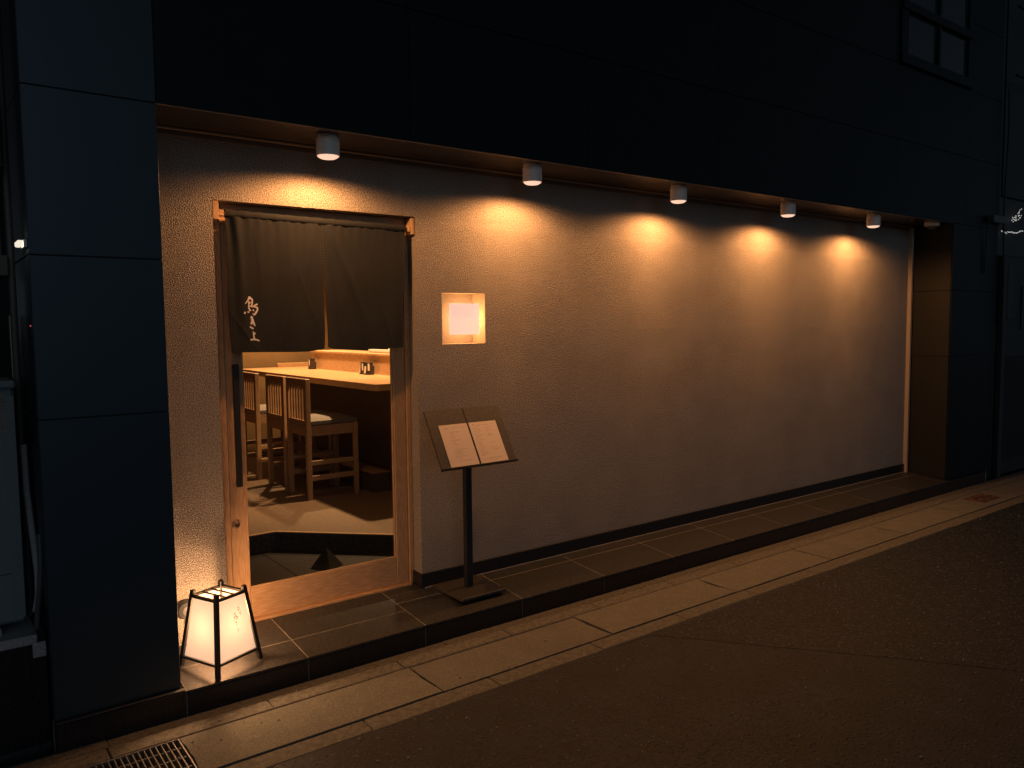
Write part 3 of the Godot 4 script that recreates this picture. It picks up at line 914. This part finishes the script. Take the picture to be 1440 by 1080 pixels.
# ------------------------------------------------------------------ the curtain
var cl := {}
func cloth_point(side: int, u: float, v: float) -> Vector3:
	# u across 0..1 left to right, v down 0..1
	var slit_top := 0.16
	var open := maxf(0.0, v - slit_top) / (1.0 - slit_top)
	var x0: float
	var x1: float
	if side == 0:
		x0 = 1.149 + 0.005 * v + 0.004 * sin(v * 7.0)
		x1 = 1.6095 + 0.012 * sin(v * 3.0) * v - 0.006 * pow(open, 1.5) + (0.003 * sin(open * 9.0)) * open
	else:
		x0 = 1.608 + 0.013 * sin(v * 3.0) * v + 0.013 * pow(open, 1.1)
		x1 = 2.075 - 0.026 * v + 0.003 * sin(v * 8.0)
	var y := lerpf(1.925 - 0.010 * (u if side else u - 1.0) * 0.5 - 0.004, 1.307, v)
	y += 0.003 * sin(u * 5.0 + side * 2.0) * v
	if side == 0: y += (0.010 * pow(maxf(0.0, u - 0.78) / 0.22, 2.0) - 0.006 * sin(u * PI)) * pow(v, 4.0)
	else: y += 0.012 * pow(maxf(0.0, 0.15 - u) / 0.15, 2.0) * pow(v, 4.0)
	# soft vertical folds, stronger at the edges and below the gathers
	var z := -0.014
	z += 0.003 * sin(u * 9.5 + side * 1.7 + 0.8 * v) * (0.35 + 0.65 * v)
	z += 0.0014 * sin(u * 23.0 + side * 4.0 - 1.5 * v) * (0.3 + 0.7 * (1.0 - v))
	z += 0.0022 * sin(u * 61.0 + side) * exp(-v * 7.0)
	z += 0.010 * exp(-pow((u - 0.09 - 0.10 * v) / 0.035, 2.0)) * exp(-v * 2.2) * (1.0 if side == 0 else 0.3)
	z -= 0.007 * exp(-pow((u - 0.03 - 0.06 * v) / 0.03, 2.0)) * exp(-v * 2.0) * (1.0 if side == 0 else 0.3)
	var diag := u - 0.08 - 0.55 * v if side == 1 else (1.0 - u) - 0.06 - 0.4 * v
	z += 0.006 * exp(-pow(diag / 0.05, 2.0)) * exp(-pow((v - 0.3) / 0.35, 2.0))
	z += 0.012 * pow(open, 2.0) * exp(-pow((1.0 - u if side == 0 else u) / 0.10, 2.0))
	z += 0.0010 * sin(v * 14.0 + u * 4.0)
	# a few sharp creases from folding and hanging
	for c in ([[0.30, 0.2, 0.12, 0.0022], [0.55, 0.75, -0.35, 0.0020], [0.80, 0.55, 0.5, 0.0024], [0.15, 0.85, 0.9, 0.0026]] if side == 0 else [[0.25, 0.55, -0.6, 0.0024], [0.60, 0.25, 0.10, 0.0020], [0.78, 0.8, 0.45, 0.0024], [0.45, 0.9, -0.9, 0.0022]]):
		var off: float = (u - c[0]) - c[2] * (v - c[1])
		z += c[3] * exp(-absf(off) / 0.018) * exp(-pow((v - c[1]) / 0.22, 2.0))
	return Vector3(x0 + (x1 - x0) * u, y, z)

func cloth_mesh(side: int) -> ArrayMesh:
	var st := begin()
	st.set_smooth_group(0)
	var nu := 70
	var nv := 70
	for back in [0, 1]:
		for a in nu:
			for c in nv:
				var order := [[0, 0], [1, 0], [1, 1], [0, 0], [1, 1], [0, 1]]
				if back: order.reverse()
				for t in order:
					var p := cloth_point(side, (a + t[0]) / float(nu), (c + t[1]) / float(nv))
					st.set_smooth_group(back)
					st.add_vertex(p - Vector3(0, 0, 0.0012 * back))
	st.index()
	st.generate_normals()
	return st.commit()

func build_curtain() -> void:
	var n := thing("door_curtain", "short dark split curtain with white brush lettering hanging over the door", "curtain")
	put("cloth_panel", cloth_mesh(0), M.cloth, n)
	put("cloth_panel", cloth_mesh(1), M.cloth, n)
	# sleeve gathered round the rod
	var st := begin()
	var rings := 90
	var pt := func(i: int, k: int) -> Vector3:
		var x := lerpf(1.150, 2.076, i / float(rings))
		var r := 0.0175 + 0.0012 * sin(i * 0.9) + 0.0012 * sin(i * 2.3 + 1.0) * sin(k * 1.1)
		var a := TAU * k / 14.0
		return Vector3(x, 1.938 - 0.010 * (i / float(rings)) + r * sin(a), -0.022 + r * cos(a))
	for i in rings:
		for k in 14:
			for t in [[0, 0], [1, 1], [1, 0], [0, 0], [0, 1], [1, 1]]:
				st.add_vertex(pt.call(i + t[0], (k + t[1]) % 14))
	st.index()
	st.generate_normals()
	put("sleeve", st.commit(), M.cloth, n)
	tube("rod", [Vector3(1.118, 1.9382, -0.022), Vector3(2.106, 1.9278, -0.022)], 0.0105, M.pale_x, n, 14)
	# wooden hangers at both reveals
	box("hanger", Vector3(1.0925, 1.907, -0.060), Vector3(1.119, 1.989, -0.001), M.pale_y, n, 0.002)
	box("hanger", Vector3(2.107, 1.90, -0.060), Vector3(2.1295, 1.985, -0.004), M.pale_y, n, 0.002)
	box("peg", Vector3(1.1193, 1.924, -0.040), Vector3(1.142, 1.952, -0.003), M.pale_x, n, 0.002)
	box("peg", Vector3(2.090, 1.912, -0.040), Vector3(2.1068, 1.942, -0.005), M.pale_x, n, 0.002)
	# stitched hems either side of the slit
	var sti := begin()
	for side in 2:
		for i in 44:
			var v := 0.03 + i * 0.0215
			for e in ([0.015, 0.985] if side == 0 else [0.015, 0.985]):
				var p := cloth_point(side, e, v)
				add_box(sti, p + Vector3(-0.0024, -0.0009, 0.0003), p + Vector3(0.0024, 0.0009, 0.0012))
	put("stitching", sti.commit(), M.thread, n)
	# brush lettering; coordinates in twelfths of a pixel of the photograph's close view, mapped to metres on the cloth
	var sx := 0.063 / 255.0
	var sy := 0.202 / 740.0
	var f := func(x: float, y: float) -> Vector3:
		var X := 1.218 + (x - 160.0) * sx
		var Y := 1.561 - (y - 215.0) * sy
		# place on the front of the left cloth panel
		var u := (X - 1.1465) / 0.44
		var v := (1.922 - Y) / 0.615
		for it in 3:
			var p := cloth_point(0, u, v)
			u += (X - p.x) / 0.45
			v += (p.y - Y) / 0.615
		return cloth_point(0, u, v) + Vector3(0, 0, 0.0012)
	var s := [
		[[186, 328, 6], [215, 300, 14], [250, 262, 20], [272, 222, 34], [296, 222, 24]],
		[[262, 226, 26], [305, 236, 24], [328, 262, 24], [325, 320, 22], [314, 385, 24]],
		[[262, 285, 22], [262, 340, 18], [258, 385, 20], [280, 438, 24], [298, 428, 16]],
		[[272, 318, 16], [300, 296, 14]], [[276, 372, 16], [306, 352, 12]],
		[[330, 376, 8], [362, 360, 18], [400, 340, 22], [430, 330, 18]],
		[[340, 372, 14], [385, 380, 18], [424, 396, 24], [418, 440, 24], [388, 482, 28], [360, 510, 20], [328, 486, 10]],
		[[328, 424, 10], [346, 434, 22], [356, 452, 8]],
		[[186, 460, 14], [176, 482, 28], [160, 488, 8]], [[230, 458, 12], [248, 466, 22], [266, 466, 10]],
		[[304, 530, 18], [308, 562, 24], [328, 592, 22], [338, 634, 22], [352, 668, 24], [366, 706, 12]],
		[[280, 560, 12], [308, 562, 16], [336, 552, 12]], [[284, 598, 10], [312, 596, 16], [336, 588, 10]],
		[[330, 606, 14], [304, 632, 18], [284, 660, 20], [304, 668, 16], [330, 640, 14]],
		[[264, 710, 16], [292, 728, 22], [334, 748, 20]],
		[[324, 792, 12], [332, 830, 24], [336, 880, 22], [348, 940, 24]], [[336, 850, 14], [352, 834, 20], [370, 822, 14]],
		[[264, 938, 24], [300, 932, 20], [350, 930, 22], [400, 942, 20], [440, 956, 18]]]
	for a in s:
		for p in a: p[2] *= 1.35
	put("lettering", brush(s, f, Vector3.BACK), M.ink_white, n)

# ------------------------------------------------------------------ lamps on the front
func build_lights() -> void:
	var labels := ["white cylinder downlight above the doorway, leftmost of the row of five", "white cylinder downlight above the square wall niche, second of the row", "middle one of the five white cylinder downlights under the soffit", "fourth white cylinder downlight along the row, counting from the doorway", "white cylinder downlight nearest the right end of the wall, last of five"]
	var body := lathe([[0.0, 0.069], [0.051, 0.069], [0.0525, 0.0675], [0.0525, 0.002], [0.0510, 0.0], [0.0485, 0.0], [0.0470, 0.008], [0.0, 0.008]], 48)
	var canopy := lathe([[0.0, 0.093], [0.0485, 0.093], [0.0485, 0.0765], [0.0535, 0.0755], [0.0535, 0.0695], [0.0, 0.0695]], 48)
	var lens := lathe([[0.0, 0.0065], [0.0465, 0.0065], [0.0468, 0.0], [0.044, -0.005], [0.034, -0.0105], [0.018, -0.0135], [0.0, -0.0145]], 40)
	for i in 5:
		var at := Vector3(1.542 + 1.187 * i, 2.193, 0.24)
		var o := thing("downlight", labels[i], "lamp", at, 0.0, "downlights under the soffit")
		put("canopy", canopy, M.enamel, o)
		put("housing", body, M.enamel, o)
		put("lens", lens, M.lens, o)
		spot(at + Vector3(0, -0.018, 0), 1.18, lin(WARM.r, WARM.g, WARM.b), 0.028, 86.0, 0.42)
	# motion sensor
	var ms := thing("motion_sensor", "small white motion sensor under the soffit by the right pillar", "sensor", Vector3(7.27, 2.286, 0.25))
	put("base", lathe([[0.0, 0.0], [0.062, 0.0], [0.062, -0.022], [0.055, -0.030], [0.0, -0.030]], 32), M.enamel, ms)
	put("dome", lathe([[0.0, -0.031], [0.030, -0.031], [0.028, -0.048], [0.018, -0.058], [0.0, -0.062]], 24), M.pvc, ms)
	# square lamp in the niche
	var n := thing("niche_lamp", "glowing square lamp set in the small square wall niche", "lamp", Vector3(2.4805, 1.456, -0.092))
	box("shade", Vector3(-0.100, -0.087, 0.012), Vector3(0.100, 0.087, 0.034), M.niche_glow, n, 0.004)
	box("mount", Vector3(-0.015, -0.015, -0.0385), Vector3(0.015, 0.015, 0.0115), M.enamel, n, 0.002)
	omni(Vector3(2.4805, 1.456, -0.069), 0.055, lin(1.0, 0.45, 0.125), 0.012)

# ------------------------------------------------------------------ menu stand
func build_menu_stand() -> void:
	var by := step_y(0.155) + 0.001
	var m := thing("menu_stand", "black menu stand with tilted board on a square base beside the door", "menu stand", Vector3(2.33, by, 0.155))
	var base := put("base", box_mesh(Vector3(0.285, 0.018, 0.300), 0.004), M.board, m, Vector3(0, 0.011, 0.002))
	base.rotation.x = 0.0
	box("pole", Vector3(-0.021, 0.0205, -0.016), Vector3(0.021, 0.80, 0.016), M.black_metal, m, 0.003)
	# board: bottom edge (z .27, y .69), top edge (z .10, y .975)
	var lo := Vector3(0.012, 0.69 - by, 0.112)
	var hi := Vector3(0.012, 0.975 - by, -0.058)
	var up := (hi - lo).normalized()
	var nrm := Vector3.RIGHT.cross(up).normalized()
	var bas := Basis(Vector3.RIGHT, up, nrm)
	var L := (hi - lo).length()
	var mid := (lo + hi) / 2.0
	var loc := func(called: String, size: Vector3, at: Vector3, mt: Material, c: float) -> MeshInstance3D:
		var o := put(called, box_mesh(size, c), mt, m, mid + bas * at)
		o.basis = bas
		return o
	loc.call("board_leaf", Vector3(0.2385, L, 0.012), Vector3(-0.121, 0, -0.006), M.board, 0.003)
	loc.call("board_leaf", Vector3(0.2385, L, 0.012), Vector3(0.121, 0, -0.006), M.board, 0.003)
	loc.call("backing", Vector3(0.20, L * 0.7, 0.012), Vector3(0, 0, -0.0185), M.black_metal, 0.002)
	loc.call("lip", Vector3(0.484, 0.008, 0.026), Vector3(0, -L / 2 - 0.0045, 0.001), M.black_metal, 0.002)
	loc.call("spine", Vector3(0.006, L * 0.72, 0.005), Vector3(0, -L * 0.14, 0.003), M.black, 0.001)
	bar("bracket", Vector3(0.0, 0.74, 0.0), mid - nrm * 0.028, 0.03, M.black_metal, m, 0.012)
	# two printed sheets lying on it
	var rows1 := [[0.035, 0.62, 0.74, 5], [0.075, 0.10, 0.30, 4], [0.082, 0.42, 0.60, 4], [0.078, 0.70, 0.90, 4], [0.10, 0.16, 0.30, 3]]
	for k in 7: rows1.append([0.18 + 0.05 * k, 0.30, 0.30 + [0.34, 0.18, 0.22, 0.16, 0.28, 0.12, 0.20][k], 3])
	for k in 6: rows1.append([0.60 + 0.04 * k, 0.26, 0.26 + [0.5, 0.32, 0.40, 0.28, 0.36, 0.22][k], 3])
	rows1.append([0.87, 0.22, 0.78, 3])
	var rows2 := [[0.05, 0.12, 0.20, 4], [0.075, 0.16, 0.38, 4], [0.072, 0.48, 0.66, 4], [0.07, 0.74, 0.90, 4]]
	for k in 17:
		rows2.append([0.14 + 0.042 * k, 0.10, 0.10 + rng.randf_range(0.10, 0.34), 3])
		if k < 6 or k in [9, 12, 13]: rows2.append([0.14 + 0.042 * k, 0.52, 0.52 + rng.randf_range(0.10, 0.34), 3])
	rows2.append([0.89, 0.12, 0.8, 3])
	rows2.append([0.93, 0.12, 0.66, 3])
	var sh := sheet_mesh(0.178, 0.238)
	for i in 2:
		var o := thing("menu_sheet", ["printed menu page on the left leaf of the menu stand", "printed menu page on the right leaf of the menu stand"][i], "paper", m.position + mid + bas * Vector3([-0.0935, 0.0955][i], -L / 2 + 0.122, 0.0012))
		o.basis = bas
		put("page", sh, print_tex(300 + i, [rows1, rows2][i]), o)

# ------------------------------------------------------------------ paper lantern
func build_lantern() -> void:
	var base_y := step_y(0.231)
	var lan := thing("paper_lantern", "glowing paper floor lantern with a black tapered frame beside the pillar", "lantern", Vector3(0.986, base_y, 0.231), -0.38)
	var rb := 0.161      # half diagonal at the feet
	var rt := 0.102
	var H := 0.328
	var dirs := [Vector3(0, 0, 1), Vector3(1, 0, 0), Vector3(0, 0, -1), Vector3(-1, 0, 0)]
	var at := func(k: int, t: float) -> Vector3:
		return dirs[k % 4] * lerpf(rb, rt, t) + Vector3(0, H * t, 0)
	var st := begin()
	for k in 4:
		var a: Vector3 = at.call(k, 0.0)
		a.y = -0.0919 * (Basis(Vector3.UP, -0.38) * a).z + 0.001
		var b: Vector3 = at.call(k, 1.0)
		var o := put("post", box_mesh(Vector3(0.018, (b - a).length(), 0.018), 0.0012), M.black, lan, (a + b) / 2.0)
		var y := (b - a).normalized()
		o.basis = frame_y(y, (dirs[k] + dirs[(k + 1) % 4]).normalized())
		for t in [[0.13, 0.014], [0.92, 0.015]]:
			var p: Vector3 = at.call(k, t[0])
			var q: Vector3 = at.call(k + 1, t[0])
			var r := put("rail", box_mesh(Vector3(0.011, (q - p).length() - 0.016, t[1]), 0.001), M.black, lan, (p + q) / 2.0)
			r.basis = frame_y((q - p).normalized(), Vector3.UP)
		# paper set just inside the frame
		var i0 := 0.985
		var p0: Vector3 = at.call(k, 0.13)
		var p1: Vector3 = at.call(k + 1, 0.13)
		var p2: Vector3 = at.call(k + 1, 0.92)
		var p3: Vector3 = at.call(k, 0.92)
		var n := (p1 - p0).cross(p3 - p0).normalized()
		if n.dot(dirs[k] + dirs[(k + 1) % 4]) < 0: n = -n
		quad(st, p0 * Vector3(i0, 1, i0), p1 * Vector3(i0, 1, i0), p2 * Vector3(i0, 1, i0), p3 * Vector3(i0, 1, i0), n)
		if k == 0:          # faint brush writing on the panel facing the street
			var e := (p1 - p0).normalized()
			var up := ((p2 + p3) / 2.0 - (p0 + p1) / 2.0).normalized()
			var c := (p0 + p1 + p2 + p3) / 4.0
			c = Vector3(c.x * i0, c.y, c.z * i0)
			var f := func(x: float, y2: float) -> Vector3:
				return c + e * (x * 0.001) + up * (y2 * 0.001) + n * 0.0012
			var s := [
				[[28, 68, 2], [31, 74, 3], [35, 70, 2]], [[27, 63, 2], [32, 64, 2.5], [37, 66, 1.5]], [[31, 62, 1.5], [29, 56, 2]], [[36, 58, 1.5], [40, 54, 2.5]],
				[[32, 50, 1.5], [37, 46, 3], [42, 47, 1.5]], [[40, 42, 2], [36, 38, 2.5]],
				[[4, 48, 2], [9, 54, 3.5], [13, 50, 2]], [[5, 44, 3], [4, 34, 3], [10, 31, 2]], [[12, 47, 2.5], [13, 38, 3], [12, 32, 2]], [[14, 40, 2], [20, 36, 3.5], [17, 28, 3], [12, 25, 1.5]],
				[[2, 28, 2], [0, 23, 3]], [[8, 20, 2], [12, 14, 3], [15, 8, 2]], [[7, 15, 1.5], [14, 17, 2]], [[10, 6, 2], [14, 2, 2]],
				[[16, -14, 2], [16, -22, 3]], [[17, -18, 1.5], [21, -20, 2]], [[12, -27, 2.5], [18, -29, 2]]]
			put("lettering", brush(s, f, n), M.ink_grey, lan)
	put("paper_shade", st.commit(), M.paper, lan)
	# open top: two slats across and a small cross bar
	for s in [-0.022, 0.022]:
		var c: Vector3 = (dirs[0] + dirs[1]).normalized()
		var e: Vector3 = (dirs[1] - dirs[0]).normalized()
		var w := rt * 1.02 / sqrt(2.0) + 0.004
		bar("top_slat", e * s - c * w + Vector3(0, H * 0.925, 0), e * s + c * w + Vector3(0, H * 0.925, 0), 0.007, M.black, lan)
	var hold := bar("bulb_holder", dirs[1] * 0.148 + Vector3(0, H * 0.285, 0), dirs[3] * 0.140 + Vector3(0, H * 0.285, 0), 0.012, M.black, lan)
	hold.name = "holder_bar"
	put("socket", lathe([[0.0, 0.0], [0.014, 0.0], [0.014, 0.04], [0.0, 0.04]], 16), M.black, lan, Vector3(0, H * 0.30, 0))
	put("bulb", lathe([[0.0, -0.012], [0.014, -0.010], [0.030, 0.002], [0.040, 0.020], [0.042, 0.032], [0.038, 0.050], [0.026, 0.066], [0.012, 0.073], [0.0, 0.074]], 24), M.bulb, lan, Vector3(0, H * 0.30 + 0.041, 0))
	omni(lan.position + Vector3(0, H * 0.30 + 0.073, 0), 0.28, lin(1.0, 0.50, 0.22), 0.036)
	# outlet on the wall behind it and the cord
	var out := thing("wall_outlet", "grey rounded outdoor outlet low on the wall behind the lantern", "outlet", Vector3(0.905, 0.165, 0.0))
	put("cover", lathe([[0.0, 0.042], [0.020, 0.040], [0.036, 0.030], [0.043, 0.012], [0.045, 0.0]], 28), M.pvc, out, Vector3(0, 0, 0.0005), Vector3(PI / 2, 0, 0))
	box("plug", Vector3(0.005, -0.062, 0.008), Vector3(0.028, -0.038, 0.034), M.black, out, 0.003)
	var cd := tube("power_cord", [Vector3(0.922, 0.104, 0.022), Vector3(0.926, 0.06, 0.03), Vector3(0.93, 0.015, 0.05), Vector3(0.945, 0.003, 0.09), Vector3(0.965, -0.002, 0.14)], 0.003, M.black, null, 8)
	tag(cd, "black cord from the outlet to the lantern", "cord")

# ------------------------------------------------------------------ left of the pillar
func build_left_side() -> void:
	# tiled plinth wall that the outdoor unit stands on
	var w := thing("tiled_wall", "low wall of black tiles left of the dark pillar", "wall")
	box("core", Vector3(-6.0, -0.2, -0.30), Vector3(0.333, 0.286, 0.272), M.grout_dark, w, 0.0)
	for r in [[-0.141, 0.020], [0.024, 0.290]]:
		for k in 12:
			var x1 := 0.3355 - (0.0 if k == 0 else 0.052 + (k - 1) * 0.30)
			var x0 := 0.3355 - (0.052 + k * 0.30)
			box("tile", Vector3(x0 + 0.002, r[0], 0.270), Vector3(x1 - 0.002, r[1], 0.281), M.black_tile, w, 0.0015)
	# outdoor unit
	var a := thing("outdoor_unit", "grey air conditioner outdoor unit on the low tiled wall", "air conditioner", Vector3(-0.10, 0.318, 0.05))
	box("casing", Vector3(-0.40, 0.0, -0.15), Vector3(0.385, 0.885, 0.15), M.casing, a, 0.012)
	box("lid", Vector3(-0.405, 0.8855, -0.155), Vector3(0.391, 0.915, 0.156), M.casing, a, 0.008)
	box("side_panel", Vector3(0.345, 0.02, 0.1505), Vector3(0.382, 0.86, 0.1535), M.casing, a, 0.001)
	box("seam", Vector3(0.30, 0.19, 0.1505), Vector3(0.384, 0.194, 0.1520), M.pvc, a, 0.0)
	var lm := print_tex(401, [[0.12, 0.1, 0.9, 14], [0.3, 0.15, 0.85, 16], [0.6, 0.1, 0.9, 14], [0.78, 0.15, 0.8, 14]], 64, 128, Color(0.62, 0.64, 0.66), Color(0.10, 0.11, 0.12))
	put("label", sheet_mesh(0.075, 0.15), lm, a, Vector3(0.318, 0.795, 0.1525))
	for x in [-0.30, 0.25]:
		box("foot", Vector3(x - 0.05, -0.027, -0.17), Vector3(x + 0.05, -0.0005, 0.19), M.wrap, a, 0.003)
	var br := thing("ledge_cap", "pale concrete capping on the low tiled wall under the outdoor unit", "capping")
	box("cap", Vector3(-6.0, 0.2865, -0.30), Vector3(0.305, 0.290, 0.286), M.wrap, br, 0.001)
	box("nose", Vector3(-6.0, 0.255, 0.2865), Vector3(0.305, 0.290, 0.294), M.wrap, br, 0.002)
	box("bracket", Vector3(0.288, 0.205, 0.2945), Vector3(0.332, 0.262, 0.305), M.wrap, br, 0.003)
	# wrapped pipes and drain hose between unit and pillar
	tag(tube("wrapped_pipe", [Vector3(0.313, 0.98, 0.10), Vector3(0.314, 0.80, 0.115), Vector3(0.322, 0.62, 0.16), Vector3(0.327, 0.50, 0.20), Vector3(0.324, 0.42, 0.22), Vector3(0.31, 0.36, 0.24)], 0.012, M.wrap, null, 10), "pale tape-wrapped pipe beside the outdoor unit", "pipe")
	tag(tube("drain_hose", [Vector3(0.333, 0.66, 0.27), Vector3(0.330, 0.56, 0.29), Vector3(0.322, 0.46, 0.295), Vector3(0.312, 0.38, 0.292), Vector3(0.306, 0.31, 0.288)], 0.010, M.pvc, null, 10), "grey drain hose curving down to the tiled wall", "hose")
	var pipe := begin()
	add_tube(pipe, [Vector3(0.312, 0.29, 0.04), Vector3(0.312, 2.9, 0.04)], 0.013, 12)
	tag(put("drain_pipe", pipe.commit(), M.pvc), "slim dark vertical pipe along the pillar's left side", "pipe")
	var con := begin()
	add_tube(con, [Vector3(0.318, 0.95, -0.16), Vector3(0.318, 1.48, -0.16)], 0.009, 10)
	tag(put("conduit", con.commit(), M.brass), "short pale brown conduit on the side wall behind the pillar", "conduit")
	# alley lamp and its small red indicator
	var lp := thing("alley_lamp", "small lit tube lamp in the gap left of the pillar", "lamp", Vector3(0.318, 1.728, 0.315))
	box("back_plate", Vector3(0.008, -0.014, -0.045), Vector3(0.0195, 0.014, 0.042), M.enamel, lp, 0.002)
	box("tube", Vector3(-0.012, -0.010, -0.042), Vector3(0.0075, 0.010, 0.040), M.tube, lp, 0.004)
	omni(Vector3(0.316, 1.728, 0.315), 0.0016, lin(1.0, 0.85, 0.62), 0.004)
	var ld := thing("indicator_light", "tiny red indicator light on the pillar's left edge", "light", Vector3(0.336, 1.435, 0.345))
	put("lens", lathe([[0.0, 0.004], [0.0022, 0.0035], [0.003, 0.0]], 14), M.led, ld, Vector3.ZERO, Vector3(0, 0, PI / 2))
	# neighbouring house over the gap
	var n := thing("neighbour_house", "dark house at the far left with a grey beam over the gap", "house")
	box("wall", Vector3(-7.0, 0.0, -6.0), Vector3(-0.52, 6.0, -0.32), M.neighbour, n, 0.0)
	box("upper_wall", Vector3(-7.0, 2.02, -0.315), Vector3(0.285, 6.0, 0.14), M.neighbour, n, 0.002)
	box("beam", Vector3(-7.0, 1.625, -0.30), Vector3(0.298, 1.705, 0.10), M.neighbour_pale, n, 0.003)
	box("beam_cap", Vector3(-7.0, 1.7055, -0.31), Vector3(0.285, 2.0195, 0.05), M.neighbour, n, 0.003)
	var dp := thing("gutter_pipe", "thin grey rain pipe at the far left edge", "pipe", Vector3(0.285, 0, 0.17))
	put("pipe", lathe([[0.0, 2.03], [0.006, 2.03], [0.006, 2.28], [0.0, 2.28]], 10), M.neighbour_pale, dp)
	box("clip", Vector3(-0.012, 2.024, -0.028), Vector3(0.010, 2.0295, 0.008), M.neighbour_pale, dp, 0.001)

# ------------------------------------------------------------------ right of the building
func build_right_side() -> void:
	var n := thing("corner_building", "dark building beyond the right pillar with a shaded ground floor", "building")
	box("wall", Vector3(8.52, 2.62, -4.0), Vector3(16.0, 8.0, 0.33), M.neighbour, n, 0.004)
	box("upper_band", Vector3(8.44, 2.05, -3.0), Vector3(16.0, 2.615, 0.31), M.neighbour_pale, n, 0.004)
	box("ground_wall", Vector3(8.42, -0.14, -3.0), Vector3(16.0, 2.045, 0.34), M.neighbour, n, 0.004)
	box("post", Vector3(8.45, -0.14, 0.345), Vector3(8.52, 2.04, 0.40), M.neighbour_pale, n, 0.004)
	box("shutter", Vector3(8.60, 0.0, 0.3405), Vector3(9.6, 1.05, 0.352), M.core, n, 0.003)
	for k in 2:
		box("poster_board", Vector3(8.66 + k * 0.36, 1.32 + 0.1 * (1 - k), 0.3415), Vector3(8.80 + k * 0.36, 1.98 - 0.22 * k, 0.353), M.neighbour_pale, n, 0.003)
	var dn := thing("downspout", "vertical grey downspout at the end of the restaurant facade", "pipe", Vector3(8.40, 0, 0.30))
	for x in [0.0, 0.075]:
		put("pipe", lathe([[0.0, 2.3], [0.026, 2.3], [0.026, 6.0], [0.0, 6.0]], 14), M.neighbour_pale, dn, Vector3(x, 0, 0))
	# cables
	var c1 := []
	var c2 := []
	var c3 := []
	for k in 13:
		var t := k / 12.0
		c1.append(Vector3(8.42 + 3.0 * t, 4.35 + 0.35 * t - 0.25 * sin(PI * t), 0.45 + 0.6 * t))
		c2.append(Vector3(8.43 + 3.0 * t, 3.72 + 0.7 * t - 0.25 * sin(PI * t), 0.45 + 0.5 * t))
		c3.append(Vector3(8.405, 3.6 - 2.2 * t, 0.40 + 0.01 * sin(9.0 * t)))
	tag(tube("overhead_cable", c1, 0.012, M.black, null, 6), "upper black cable leaving the facade at the top right", "cable")
	tag(tube("overhead_cable", c2, 0.014, M.black, null, 6), "lower black cable leaving the facade below the upper one", "cable")
	tag(tube("hanging_cable", c3, 0.010, M.black, null, 6), "thin cable hanging down the end of the facade", "cable")
	var jb := thing("cable_box", "small dark junction box with loose cables at the facade's right end", "junction box", Vector3(8.20, 2.36, 0.38))
	box("case", Vector3(-0.10, -0.03, -0.012), Vector3(0.16, 0.04, 0.05), M.pvc, jb, 0.004)
	tube("lead", [Vector3(-0.11, 0.0, 0.02), Vector3(-0.15, -0.03, 0.02), Vector3(-0.145, -0.25, 0.0), Vector3(-0.14, -0.5, -0.004)], 0.008, M.black, jb, 6)
	# string of tiny lights
	var f := thing("string_lights", "string of tiny white lights hanging at the right edge on the corner building", "string lights")
	var wire := []
	for k in 9: wire.append(Vector3(8.43 + 0.07 * k, 2.285 + 0.006 * k - 0.02 * sin(PI * k / 8.0), 0.352))
	tube("wire", wire, 0.003, M.black, f, 5)
	var bulb := box_mesh(Vector3(0.009, 0.009, 0.009), 0.003)
	for k in 22:
		put("bulb", bulb, M.fairy, f, Vector3(8.44 + 0.024 * k + rng.randf_range(-0.006, 0.006), 2.275 + 0.002 * k - 0.02 * sin(PI * k / 21.0) + rng.randf_range(-0.012, 0.008), 0.360))
	for k in 26:
		var q := rng.randf()
		put("bulb", bulb, M.fairy, f, Vector3(8.70 + 0.24 * q + rng.randf_range(-0.03, 0.03), 2.37 + 0.2 * q * rng.randf() + rng.randf_range(0, 0.05), 0.346))
	var sl := thing("lit_slot", "narrow lit window slot on the corner building far right", "window", Vector3(8.69, 1.84, 0.347))
	box("frame", Vector3(-0.022, -0.075, -0.006), Vector3(0.022, 0.075, 0.002), M.black, sl, 0.001)
	box("pane_light", Vector3(-0.007, -0.06, 0.0025), Vector3(0.009, 0.06, 0.004), M.fairy, sl, 0.0005)
